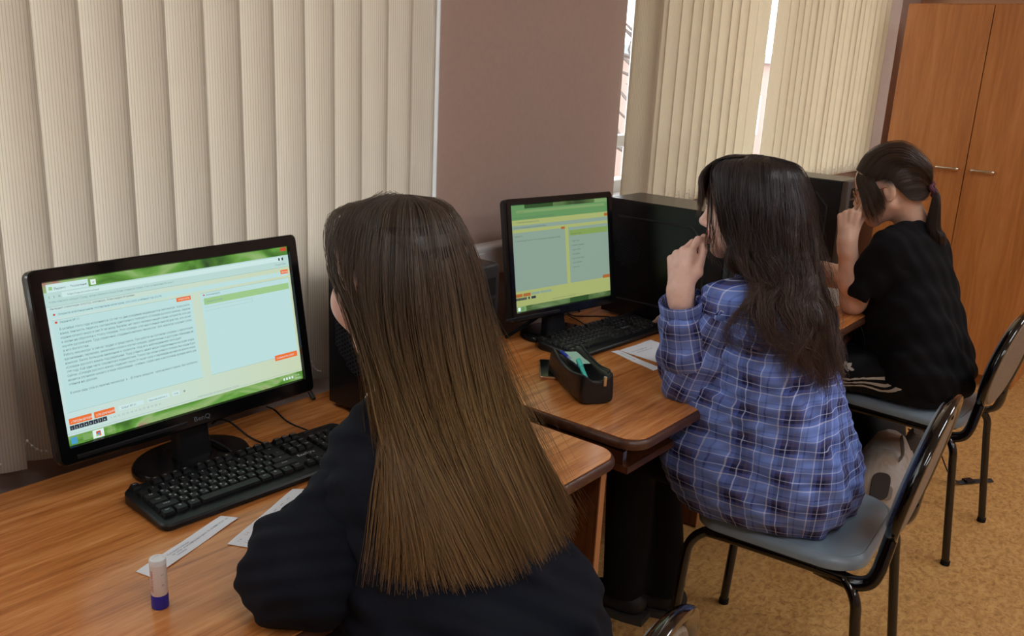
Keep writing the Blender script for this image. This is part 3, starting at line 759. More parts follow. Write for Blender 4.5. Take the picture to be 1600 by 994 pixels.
# glue stick
gs = thing('glue_stick', 'white glue stick with blue cap and red lettering on the near desk', 'glue stick', (.566, 1.036, .75), -.62)
MB().lathe([(.0108, 0), (.0116, .001), (.0116, .0195), (.0108, .021)], 28).build('cap', material('glue_cap_blue', (40, 38, 150), .35), gs, True)
MB().lathe([(.0106, .0205), (.0112, .022), (.0112, .066), (.0106, .0675), (.0098, .068)], 28).build('barrel', material('glue_barrel', (226, 214, 204), .4), gs, True)
MB().lathe([(.0085, .067), (.0113, .0675), (.0113, .0735), (.0105, .0752), (.0085, .0755), (.0078, .0735), (.002, .0732)], 28).build('dial', material('glue_dial_white', (232, 236, 238), .35), gs, True)
def wrap(txt, size, r, a0, z0, mat, name, sy=1.3):
    T, f = text_geo(txt, size, 'CENTER', 2); V = []
    for p in T:
        a = a0+(-p[1]*sy+size*.35)/r; V.append((r*math.cos(a), r*math.sin(a), z0+p[0]))
    me = bpy.data.meshes.new(name); me.from_pydata(V, [], [q[::-1] for q in f]); put(name, me, mat, gs)
red = material('print_red', (190, 34, 56), .5)
wrap('ErichKrause', .0068, .01135, math.radians(222), .044, red, 'lettering')
wrap('o  ·     c', .006, .01135, math.radians(300), .046, M_['ink'], 'small_print')
# phone
ph = thing('phone', 'dark phone with a pale gold edge beside the black pencil case', 'phone', (1.775, 1.245, .75), math.radians(-52))
MB().stack([(rrect(.066, .136, .010), .0), (rrect(.068, .138, .011), .0015), (rrect(.068, .138, .011), .006), (rrect(.066, .136, .010), .0072)]).build('phone_frame', material('phone_gold', (196, 160, 128), .25, metal=.7), ph, True)
MB().box((0, 0, .0074), (.062, .132, .0008), .0003, 1).build('phone_screen', M_['black_gloss'], ph)
# pencil case
pc_m = material('pencil_case_leather', (22, 24, 28), .36, spec=.5); t = NT(pc_m); t.bump(t.noise(t.coord(), 55, 4, .6), .35, .004)
# pencil case: an open pouch with standing lips
pc = thing('pencil_case', 'black soft open pencil case with pens inside on the middle desk', 'pencil case', (1.728, 1.132, .75), math.atan2(-.215, -.15))
pc.scale = (1.14, 1.14, 1.08)
rings = []
for s_, w, h, lip, sink in ((-.112, .026, .030, .0, .012), (-.108, .034, .052, .001, .012), (-.085, .039, .066, .003, .020), (-.05, .040, .060, .007, .034), (0, .041, .054, .009, .036), (.05, .041, .056, .010, .036), (.085, .039, .064, .008, .026), (.104, .037, .068, .004, .012), (.110, .032, .060, .001, .008)):
    wob = .003*math.sin(40*s_)
    rings.append([(s_, -w*.86, 0), (s_, -w, .010), (s_, -w*1.02+wob, h*.55), (s_, -w*.80-lip, h), (s_, -w*.72-lip, h+.0015), (s_, -w*.62, h-.003), (s_, -w*.45, h-sink), (s_, w*.45, h-sink), (s_, w*.62, h-.003), (s_, w*.72+lip, h+.0015), (s_, w*.80+lip, h), (s_, w*1.02+wob, h*.55), (s_, w, .010), (s_, w*.86, 0)])
n = len(rings[0]); V = [p for r in rings for p in r]; F = []
for i in range(len(rings)-1):
    for k in range(n): F.append((i*n+k, i*n+(k+1) % n, (i+1)*n+(k+1) % n, (i+1)*n+k))
F += [tuple(range(n)), tuple((len(rings)-1)*n+k for k in range(n))[::-1]]
pb = MB().add(V, F).build('pouch', pc_m, pc)
sd = pb.modifiers.new('smooth', 'SUBSURF'); sd.levels = sd.render_levels = 2
pb.data.polygons.foreach_set('use_smooth', np.ones(len(pb.data.polygons), bool))
MB().tube(smooth_path([(-.09, .036, .068), (-.04, .034, .063), (.02, .035, .058), (.08, .034, .067), (.104, .02, .070)], 6), .0018, 6).build('zipper', M_['case_hi'], pc, True)
MB().box((.112, .012, .054), (.004, .007, .022), .001, 1).build('zip_pull', M_['chrome'], pc)
def pen(label, a, b, col, r=.0042):
    t_ = thing('pen', label, 'pen', a); A = Vector(a); d = Vector(b)-A
    MB().tube([(0, 0, 0), tuple(d*.05), tuple(d*.68)], [r*.7, r, r], 10).build('barrel', col, t_, True)
    MB().tube([tuple(d*.66), tuple(d*.97), tuple(d)], [r*1.18, r*1.12, r*.6], 10).build('cap', col if r > .0045 else M_['blue_pen'], t_, True)
M_['blue_pen'] = material('pen_blue', (44, 70, 190), .35)
pen('blue ballpoint pen lying in the black pencil case', (1.748, 1.140, .790), (1.736, 1.198, .824), material('pen_lilac', (150, 170, 220), .35), .0040)
pen('thick turquoise highlighter pen in the black pencil case', (1.668, 1.066, .790), (1.709, 1.126, .826), material('pen_turquoise', (70, 214, 200), .35), .0055)
ob = sheet('note_pad', [(1.766, 1.216), (1.796, 1.190), (1.744, 1.112), (1.714, 1.134)], .810, 'pale green note paper tucked in the black pencil case', [])
ob.data.materials[0] = material('paper_mint', (176, 226, 208), .7)

# ------------------------------------------------------------------ chairs
def chair(label, loc, rz, group='grey upholstered chairs with black tube frames'):
    t_ = thing('chair', label, 'chair', loc, rz, group)
    # seat
    o_ = lambda g: rrect(.40+2*g, .40+2*g, tuple(max(.012, q+g*.6) for q in (.07, .07, .09, .09)), 8)
    crown = lambda k: (lambda x, y: k+.010*(1-(x/.21)**2)*(1-(y/.21)**2) - .008*max(0, (y-.10)/.1)**2)
    b = MB(); b.stack([(o_(-.012), .440), (o_(0), .444), (o_(.002), .456), (o_(-.001), .466), (o_(-.010), .473), (o_(-.013), .4722), (o_(-.016), crown(.4735)), (o_(-.06), crown(.476)), (o_(-.12), crown(.477)), (o_(-.17), crown(.477))]).build('seat', M_['vinyl'], t_, True)
    MB().stack([(o_(-.015), .432), (o_(-.008), .440)]).build('seat_board', M_['black_matt'], t_, True)
    for sx in (-1, 1):
        x = sx*.168; X = sx*.196
        # one bent tube per side: front leg, rail, rear leg (legs are separate parts)
        rail = smooth_path([(X*.995, .205, .335), (X*.985, .198, .385), (x+sx*.012, .175, .416), (x+sx*.008, .13, .424), (x+sx*.006, -.13, .424), (x+sx*.014, -.175, .416), (X*.99, -.20, .385), (X*1.0, -.207, .335)], 6)
        MB().tube(rail, .0125, 12).build('side_rail', M_['tube'], t_, True)
        for y, yy in ((.205, .225), (-.207, -.245)):
            l = MB().tube([(X*.995, y, .336), (X*1.06, yy, .012)], .0125, 12).build('leg', M_['tube'], t_, True)
            MB().tube([(X*1.055, yy-.001, .016), (X*1.062, yy, 0)], .0145, 12).build('foot_cap', M_['black_matt'], l, True)
    MB().tube([(-.176, .15, .42), (.176, .15, .42)], .010, 10).build('cross_bar', M_['tube'], t_, True)
    MB().tube([(-.176, -.12, .42), (.176, -.12, .42)], .010, 10).build('cross_bar', M_['tube'], t_, True)
    # back: one oval-section tube, both ends run forward under the seat
    tl = math.radians(10); by, bz = -.232, .486
    B = lambda x, h, w=0: (x, by-math.sin(tl)*h+math.cos(tl)*w, bz+math.cos(tl)*h+math.sin(tl)*w)
    a, hh, hc = .205, .172, .172
    arc = [B(a*math.cos(t_a)*(1 if t_a > 0 else 1), hc+hh*math.sin(t_a)) for t_a in np.linspace(-math.radians(42), math.radians(222), 40)]
    low = [(.166, -.10, .424), (.172, -.145, .421), (.178, -.19, .422), (.178, -.222, .440), (.170, -.236, .480)]
    path = smooth_path(low, 5)[:-1]+[Vector(p) for p in arc]+[Vector((-p.x, p.y, p.z)) for p in smooth_path(low, 5)[:-1][::-1]]
    MB().tube(path, .0112, 14, flat=1.6, up=(0, 1, 0)).build('back_frame', M_['tube'], t_, True)
    def el(k, n=36): return [(k*(a-.014)*math.cos(2*PI*i/n), hc+k*(hh-.013)*math.sin(2*PI*i/n)*(1 if math.sin(2*PI*i/n) > 0 else .93)) for i in range(n)]
    def plate(rows, name, mat):
        n = 36; V = []; F = []
        for k, w in rows: V += [B(x, h, w - .022*(x/.2)**2*0) for x, h in el(k)]
        for i in range(len(rows)-1):
            for q in range(n): F.append((i*n+q, i*n+(q+1) % n, (i+1)*n+(q+1) % n, (i+1)*n+q))
        F += [tuple(range(n)), tuple((len(rows)-1)*n+q for q in range(n))]
        return MB().add(V, F).build(name, mat, t_, True)
    plate([(.985, .004), (1.0, .010), (.995, .017), (.975, .0205), (.965, .0195), (.945, .0215), (.7, .023), (.4, .023)], 'backrest', M_['vinyl'])
    sh = plate([(.985, .005), (.985, -.006), (.955, -.011), (.6, -.013)], 'back_shell', M_['shell'])
    for x, h in ((0, .315), (-.11, .035), (.11, .035)):
        MB().lathe([(.006, 0), (.006, .003), (.003, .0045)], 10).build('rivet', M_['black_matt'], sh, True, Matrix.Translation(B(x, h, -.010)) @ Matrix.Rotation(PI/2+tl, 4, 'X'))
    return t_
chair('grey chair in the foreground with only its black back rim in view', (.838, .722, 0), math.radians(8))
chair('grey chair under the person in the blue plaid shirt', (2.050, .665, 0), math.radians(4))
chair('grey chair under the person in the black T-shirt', (3.165, .695, 0), math.radians(-3))

# ------------------------------------------------------------------ bags on the floor between the far chairs
def ellip_bag(name, mat, parent, rows, n=28, sq=3.2):
    b = MB(); st = []
    for z, w, d, cx, cy in rows:
        ol = []
        for i in range(n):
            a = 2*PI*i/n; c, s_ = math.cos(a), math.sin(a)
            ol.append((cx+w*abs(c)**(2/sq)*(1 if c > 0 else -1), cy+d*abs(s_)**(2/sq)*(1 if s_ > 0 else -1)))
        st.append((ol, z))
    return b.stack(st).build(name, mat, parent, True)
M_['bag_black'] = material('bag_nylon_black', (18, 20, 22), .7)
bg = thing('backpack', 'black backpack on the floor under the far grey chair with a loose strap', 'backpack', (3.46, .87, 0), -.2)
ellip_bag('bag_body', M_['bag_black'], bg, [(0, .11, .08, 0, 0), (.02, .125, .09, 0, 0), (.15, .13, .095, 0, 0), (.25, .12, .085, 0, .01), (.30, .09, .06, 0, .02), (.315, .04, .03, 0, .02)])
ellip_bag('front_pocket', M_['bag_black'], bg, [(.03, .11, .03, 0, -.105), (.05, .12, .035, 0, -.11), (.15, .12, .035, 0, -.11), (.18, .10, .02, 0, -.10)])
MB().tube(smooth_path([(.10, -.08, .20), (.17, -.16, .15), (.19, -.22, .05), (.22, -.25, .012), (.27, -.27, .008), (.37, -.32, .006)], 6), .011, 8, flat=.25, up=(0, 0, 1)).build('strap', M_['bag_black'], bg, True)
MB().box((.27, -.27, .012), (.04, .03, .012), .003, rot=Matrix.Rotation(-.4, 3, 'Z')).build('strap_buckle', M_['black'], bg)
ct = material('cotton_cream', (206, 200, 192), .85); t = NT(ct); nz = t.noise(t.coord(), 7, 4, .6, 1.2)
t.color(t.ramp(nz, [(.38, (196, 186, 172)), (.5, (208, 204, 200)), (.62, (186, 170, 150))])); t.bump(t.noise(t.coord(), 16, 3, .6, .8), .6, .01)
tb = thing('tote_bag', 'pale cream cotton bag with a dark print on the floor behind the plaid shirt', 'bag', (3.165, .74, 0), .25)
o = ellip_bag('bag_body', ct, tb, [(0, .12, .07, 0, 0), (.02, .16, .10, 0, 0), (.12, .17, .105, 0, 0), (.20, .16, .09, 0, .0), (.26, .14, .055, .01, 0), (.275, .12, .03, .01, 0)])
for k in range(3):
    MB().tube(smooth_path([(-.10+.07*k, -.10, .05+.01*k), (-.08+.07*k, -.115, .11), (-.09+.08*k, -.10, .17), (-.07+.07*k, -.07, .23)], 5), .006, 6).build('fold', ct, o, True)
MB().stack([(rrect(.095, .060, (.028, .012, .028, .02), 5), 0), (rrect(.092, .057, (.027, .011, .027, .019), 5), .003)]).build('printed_patch', material('print_dark', (64, 60, 58), .8), tb, False, Matrix.Translation((-.166, .012, .172)) @ Matrix.Rotation(math.radians(-72), 4, 'Y'))
MB().stack([(rrect(.052, .034, .015, 5), 0), (rrect(.049, .031, .014, 5), .0015)]).build('printed_patch', material('print_grey', (150, 140, 128), .8), tb, False, Matrix.Translation((-.1715, -.012, .156)) @ Matrix.Rotation(math.radians(-72), 4, 'Y'))
MB().tube(smooth_path([(-.10, -.02, .24), (-.12, -.04, .28), (-.04, -.03, .31), (.05, -.03, .28)], 6), .012, 8, flat=.2, up=(0, 1, 0)).build('handle', ct, tb, True)
gb = thing('bag', 'grey-brown crumpled bag behind the cream bag on the floor', 'bag', (3.385, .705, 0), .2)
gb.scale = (.62, .75, .8)
gm = material('bag_taupe', (92, 82, 72), .8); NT(gm).bump(NT(gm).noise(NT(gm).coord(), 30, 4, .7), .8, .01)
ellip_bag('bag_body', gm, gb, [(0, .11, .06, 0, 0), (.03, .13, .08, 0, 0), (.2, .125, .07, 0, 0), (.30, .11, .045, .0, 0), (.335, .085, .02, 0, 0)])
# ------------------------------------------------------------------ people: implicit surfaces meshed with surface nets
def v3(*a): return np.array(a, np.float32)
def cone(a, b, ra, rb=None, k=.02, op=1): return ('c', np.array(a, np.float32), np.array(b, np.float32), ra, ra if rb is None else rb, k, op)
def ell(c, r, R=None, k=.02, op=1): return ('e', np.array(c, np.float32), np.array(r, np.float32), R, 0, k, op)
def sdf_mesh(prims, h, field=None, clip=None):
    lo = np.full(3, 1e9); hi = -lo
    for p in prims:
        if p[6] < 0: continue
        if p[0] == 'c':
            r = max(p[3], p[4]); q = np.stack([p[1], p[2]]); lo = np.minimum(lo, q.min(0)-r); hi = np.maximum(hi, q.max(0)+r)
        else:
            r = p[2].max(); lo = np.minimum(lo, p[1]-r); hi = np.maximum(hi, p[1]+r)
    if clip is not None: lo = np.maximum(lo, clip[0]); hi = np.minimum(hi, clip[1])
    lo = lo-.012; hi = hi+.012
    n = np.ceil((hi-lo)/h).astype(int)+1
    ax = [lo[i]+h*np.arange(n[i], dtype=np.float32) for i in range(3)]
    D = np.full(n, 1., np.float32)
    for p in prims:
        k = p[5]; r = max(p[3], p[4]) if p[0] == 'c' else p[2].max()
        q = np.stack([p[1], p[2]]) if p[0] == 'c' else p[1][None]
        m = r+k+3*h
        i0 = np.maximum(((q.min(0)-m-lo)/h).astype(int), 0); i1 = np.minimum(((q.max(0)+m-lo)/h).astype(int)+2, n)
        if (i1 <= i0).any(): continue
        s = tuple(slice(a, b) for a, b in zip(i0, i1))
        X, Y, Z = np.meshgrid(*[ax[i][s[i]] for i in range(3)], indexing='ij', sparse=True)
        if p[0] == 'c':
            a, b = p[1], p[2]; ba = b-a; L = float((ba*ba).sum())
            px_, py_, pz_ = X-a[0], Y-a[1], Z-a[2]
            t = np.clip((px_*ba[0]+py_*ba[1]+pz_*ba[2])/L, 0, 1) if L > 1e-12 else 0.
            d = np.sqrt((px_-t*ba[0])**2+(py_-t*ba[1])**2+(pz_-t*ba[2])**2)-(p[3]+(p[4]-p[3])*t)
        else:
            px_, py_, pz_ = X-p[1][0], Y-p[1][1], Z-p[1][2]
            if p[3] is not None:
                R = np.array(p[3], np.float32)
                px_, py_, pz_ = [R[0, i]*px_+R[1, i]*py_+R[2, i]*pz_ for i in range(3)]
            r_ = p[2]
            k0 = np.sqrt((px_/r_[0])**2+(py_/r_[1])**2+(pz_/r_[2])**2); k1 = np.sqrt((px_/r_[0]**2)**2+(py_/r_[1]**2)**2+(pz_/r_[2]**2)**2)
            d = k0*(k0-1)/np.maximum(k1, 1e-6)
        c = D[s]
        if p[6] > 0:
            hh = np.maximum(k-np.abs(c-d), 0)/k; D[s] = np.minimum(c, d)-hh*hh*k*.25
        else:
            hh = np.maximum(k-np.abs(c+d), 0)/k; D[s] = np.maximum(c, -d)+hh*hh*k*.25
    if field is not None:
        X, Y, Z = np.meshgrid(*ax, indexing='ij', sparse=True); D = D+field(X, Y, Z).astype(np.float32)
    if clip is not None:      # cap the volume at the clip box
        for i in range(3):
            sl = [slice(None)]*3
            for e in (0, 1, -1, -2): sl[i] = e; D[tuple(sl)] = np.maximum(D[tuple(sl)], .5*h)
    S = D < 0
    C = S[:-1, :-1, :-1].astype(np.int8)
    for a in (0, 1):
        for b in (0, 1):
            for c in (0, 1):
                if a+b+c: C = C+S[a:n[0]-1+a, b:n[1]-1+b, c:n[2]-1+c]
    I = np.argwhere((C > 0) & (C < 8)); idx = np.full(C.shape, -1, np.int32); idx[tuple(I.T)] = np.arange(len(I))
    acc = np.zeros((len(I), 3), np.float32); cnt = np.zeros(len(I), np.float32)
    cor = [np.array(q) for q in ((0, 0, 0), (1, 0, 0), (0, 1, 0), (1, 1, 0), (0, 0, 1), (1, 0, 1), (0, 1, 1), (1, 1, 1))]
    val = [D[tuple((I+q).T)] for q in cor]
    for a in range(8):
        for b in range(a+1, 8):
            if np.abs(cor[a]-cor[b]).sum() != 1: continue
            fa, fb = val[a], val[b]; m = (fa < 0) != (fb < 0)
            t = np.where(m, fa/np.where(m, fa-fb, 1), 0)
            acc += m[:, None]*(cor[a]+t[:, None]*(cor[b]-cor[a])); cnt += m
    V = lo+h*(I+acc/cnt[:, None])
    F = []
    for ax_ in range(3):
        u, w = [(1, 2), (2, 0), (0, 1)][ax_]
        sa = [slice(None)]*3; sb = [slice(None)]*3; sa[ax_] = slice(0, -1); sb[ax_] = slice(1, None)
        E_ = np.argwhere(S[tuple(sa)] != S[tuple(sb)])
        ok = (E_[:, u] > 0) & (E_[:, w] > 0) & (E_[:, u] < n[u]-1) & (E_[:, w] < n[w]-1); E_ = E_[ok]
        du = np.zeros(3, int); du[u] = 1; dw = np.zeros(3, int); dw[w] = 1
        q = np.stack([idx[tuple((E_-du-dw).T)], idx[tuple((E_-dw).T)], idx[tuple(E_.T)], idx[tuple((E_-du).T)]], 1)
        fl = S[tuple(E_.T)]; q[~fl] = q[~fl][:, ::-1]; F.append(q)
    F = np.concatenate(F); F = F[(F >= 0).all(1)]
    return V.astype(np.float32), F
def join(parts):
    Vs, Fs, n = [], [], 0
    for V, F in parts: Vs.append(V); Fs.append(F+n); n += len(V)
    return np.concatenate(Vs), np.concatenate(Fs)
def mesh_obj(name, VF, mat, parent=None, attrs=None, uv=None):
    me = fast_mesh(name, *VF); o = put(name, me, mat, parent, True)
    for k, a in (attrs or {}).items():
        at = me.attributes.new(k, 'FLOAT', 'POINT'); at.data.foreach_set('value', np.asarray(a, np.float32))
    if uv is not None:
        l = me.uv_layers.new(name='UVMap'); li = np.empty(len(me.loops), np.int32); me.loops.foreach_get('vertex_index', li)
        l.data.foreach_set('uv', np.asarray(uv, np.float32)[li].ravel())
    return o
def rotz(a): c, s = math.cos(a), math.sin(a); return np.array([[c, -s, 0], [s, c, 0], [0, 0, 1]])
def rotx(a): c, s = math.cos(a), math.sin(a); return np.array([[1, 0, 0], [0, c, -s], [0, s, c]])
def roty(a): c, s = math.cos(a), math.sin(a); return np.array([[c, 0, s], [0, 1, 0], [-s, 0, c]])

def head_prims(C, R, nose=1.):
    """female head, local X right, Y forward, Z up, origin mid-head; eyes at half height"""
    P = []; L = lambda x, y, z: C+R @ np.array([x, y, z])
    add = lambda *a, **k: P.append(ell(L(*a[0]), a[1], R, *a[2:], **k))
    P.append(ell(L(0, -.014, .030), (.073, .092, .084), R, .01)); P.append(ell(L(0, .026, -.026), (.060, .060, .074), R, .03))
    P.append(ell(L(0, .045, .040), (.056, .046, .050), R, .03))                      # forehead
    for s in (-1, 1):
        P.append(cone(L(s*.054, .000, -.048), L(s*.018, .064, -.094), .016, .014, .03))   # jaw
        P.append(ell(L(s*.036, .060, -.026), (.024, .024, .022), R, .025))           # cheek
        P.append(cone(L(s*.012, .084, .018), L(s*.040, .074, .020), .008, .008, .014))    # brow
        P.append(ell(L(s*.030, .090, .002), (.014, .012, .010), R, .012, -1))        # eye socket
        P.append(ell(L(s*.030, .075, .001), (.0125, .0125, .011), R, .006))         # lids over the eye
        P.append(ell(L(s*.079, -.008, -.004), (.011, .020, .033), R @ rotz(s*.35) @ rotx(.15), .010))   # ear
        P.append(ell(L(s*.090, -.002, .003), (.007, .010, .016), R @ rotz(s*.35), .005, -1))
        P.append(ell(L(s*.010, .094, -.030), (.0075, .009, .007), R, .008))         # nostril wing
    for s in (-1, 1): P.append(ell(L(s*.0300, .0905, .0005), (.0120, .0085, .0042), R @ rotz(-s*.22), .003, -1))   # lid opening
    P.append(cone(L(0, .082, .014), L(0, .106*nose, -.020), .0065, .0085, .014)); P.append(ell(L(0, .104*nose, -.024), (.0095, .009, .008), R, .010))
    P.append(ell(L(0, .080, -.052), (.026, .014, .016), R, .015))                    # mouth mound
    P.append(ell(L(0, .0925, -.0475), (.017, .0065, .0050), R, .005)); P.append(ell(L(0, .0915, -.0575), (.015, .0070, .0058), R, .005))
    P.append(ell(L(0, .099, -.0525), (.020, .006, .0012), R, .003, -1))
    P.append(ell(L(0, .074, -.088), (.019, .018, .017), R, .02))                     # chin
    return P
def head_paint(V, C, R):
    """1 = lips, 2 = scalp under the hair"""
    Q = (V-C) @ R; lips = (np.abs(Q[:, 0]) < .020) & (Q[:, 1] > .082) & (np.abs(Q[:, 2]+.0525) < .0105)
    return lips.astype(float), Q
def skin_material(name, rgb, lip):
    m = material(name, rgb, .48, spec=.35); t = NT(m)
    a = t.add('ShaderNodeAttribute'); a.attribute_name = 'lips'; b = t.add('ShaderNodeAttribute'); b.attribute_name = 'scalp'
    n = t.noise(t.coord(), 38, 3, .6)
    base = t.ramp(n, [(.3, tuple(int(x*.96) for x in rgb)), (.7, tuple(min(255, int(x*1.03)) for x in rgb))])
    c = t.mix(a.outputs['Fac'], base, lip); c = t.mix(b.outputs['Fac'], c, (52, 40, 33)); t.color(c)
    m.node_tree.nodes['Principled BSDF'].inputs['Subsurface Weight'].default_value = .12
    m.node_tree.nodes['Principled BSDF'].inputs['Subsurface Radius'].default_value = (.012, .005, .003)
    t.bump(t.noise(t.coord(), 300, 3), .06, .001); return m
def hand(W, d, s, mcps, fingers, thumb, k=.007, scale=1.):
    """W wrist; d towards the knuckles; s towards the thumb; fingers = per finger (splay, bend1, bend2, bend3) in degrees, curling to the palm"""
    W = np.array(W, float); d = np.array(d, float); d /= np.linalg.norm(d); s = np.array(s, float); s -= d*(s@d); s /= np.linalg.norm(s)
    nrm = mcps; P = []; nails = []
    offs = ((.024, .088), (.004, .092), (-.015, .087), (-.031, .078)); lens = ((.040, .024, .020), (.044, .028, .021), (.040, .026, .020), (.031, .019, .018)); rad = (.0088, .0090, .0084, .0074)
    P.append(cone(W, W+d*.03, .024, .026, .02)); P.append(cone(W-d*.03, W, .0245, .024, .02))
    for (o, l), L, r, (sp, b1, b2, b3) in zip(offs, lens, rad, fingers):
        b = W+(s*o+d*l)*scale
        P.append(cone(W+s*o*.55+d*.02, b, .0150, r*1.22, k)); P.append(cone(W+s*o*.5+d*.02+nrm*-.006, b+nrm*-.006, .013, r*1.1, k))
        ang = 0; p = b; dd = d*math.cos(math.radians(sp))+s*math.sin(math.radians(sp))
        for q, (bend, ln) in enumerate(zip((b1, b2, b3), L)):
            ang += math.radians(bend); v = dd*math.cos(ang)-nrm*math.sin(ang); e = p+v*ln*scale
            P.append(cone(p, e, r*(1-.08*q), r*(.94-.1*q), .004)); p = e
        up = nrm*math.cos(ang)+dd*math.sin(ang); nails.append((p-v*.004+up*r*.62, v, up, r*.75))
    T = [W+s*.012+d*.012]+[np.array(x, float) for x in thumb]
    P.append(cone(T[0], T[1], .0165, .0122, .010)); P.append(cone(T[1], T[2], .0112, .0098, .006)); P.append(cone(T[2], T[3], .0098, .0078, .004))
    v = T[3]-T[2]; v /= np.linalg.norm(v); nails.append((T[3], v, None, .0072))
    return P, nails
def nail(parent, mat, c, v, up, w):
    v = Vector(v).normalized(); up = Vector(up); up = (up-v*up.dot(v)).normalized(); x = v.cross(up)
    M = Matrix((x, v, up)).transposed().to_4x4(); M.translation = Vector(c)
    MB().lathe([(1, 0), (.92, .35), (.5, .6)], 12).build('nail', mat, parent, True, M @ Matrix.Diagonal((w, w*1.75, w*.42, 1)))

def sdf_eval(prims, P):
    D = np.full(P.shape[0], 1., np.float32)
    for p in prims:
        if p[6] < 0: continue
        if p[0] == 'c':
            ba = p[2]-p[1]; L = float((ba*ba).sum()); Q = P-p[1]; t = np.clip((Q @ ba)/L, 0, 1) if L > 1e-12 else np.zeros(len(P))
            d = np.linalg.norm(Q-t[:, None]*ba, axis=1)-(p[3]+(p[4]-p[3])*t)
        else:
            Q = P-p[1]; Q = Q @ np.array(p[3], np.float32) if p[3] is not None else Q
            k0 = np.linalg.norm(Q/p[2], axis=1); k1 = np.linalg.norm(Q/p[2]**2, axis=1); d = k0*(k0-1)/np.maximum(k1, 1e-6)
        k = p[5]; h = np.maximum(k-np.abs(D-d), 0)/k; D = np.minimum(D, d)-h*h*k*.25
    return D
def push_out(P, prims, eps, it=3):
    """hair lies on the clothes: move points out of the solid; eps per point"""
    sh = P.shape; P = P.reshape(-1, 3).astype(np.float32); eps = eps.reshape(-1)
    for _ in range(it):
        d = sdf_eval(prims, P); m = np.where(d < eps)[0]
        if not len(m): break
        Q = P[m]; g = np.stack([sdf_eval(prims, Q+np.eye(3, dtype=np.float32)[i]*.004)-d[m] for i in range(3)], 1); g /= np.maximum(np.linalg.norm(g, axis=1, keepdims=True), 1e-6)
        P[m] = Q+g*np.minimum(eps[m]-d[m], .06)[:, None]
    return P.reshape(sh)
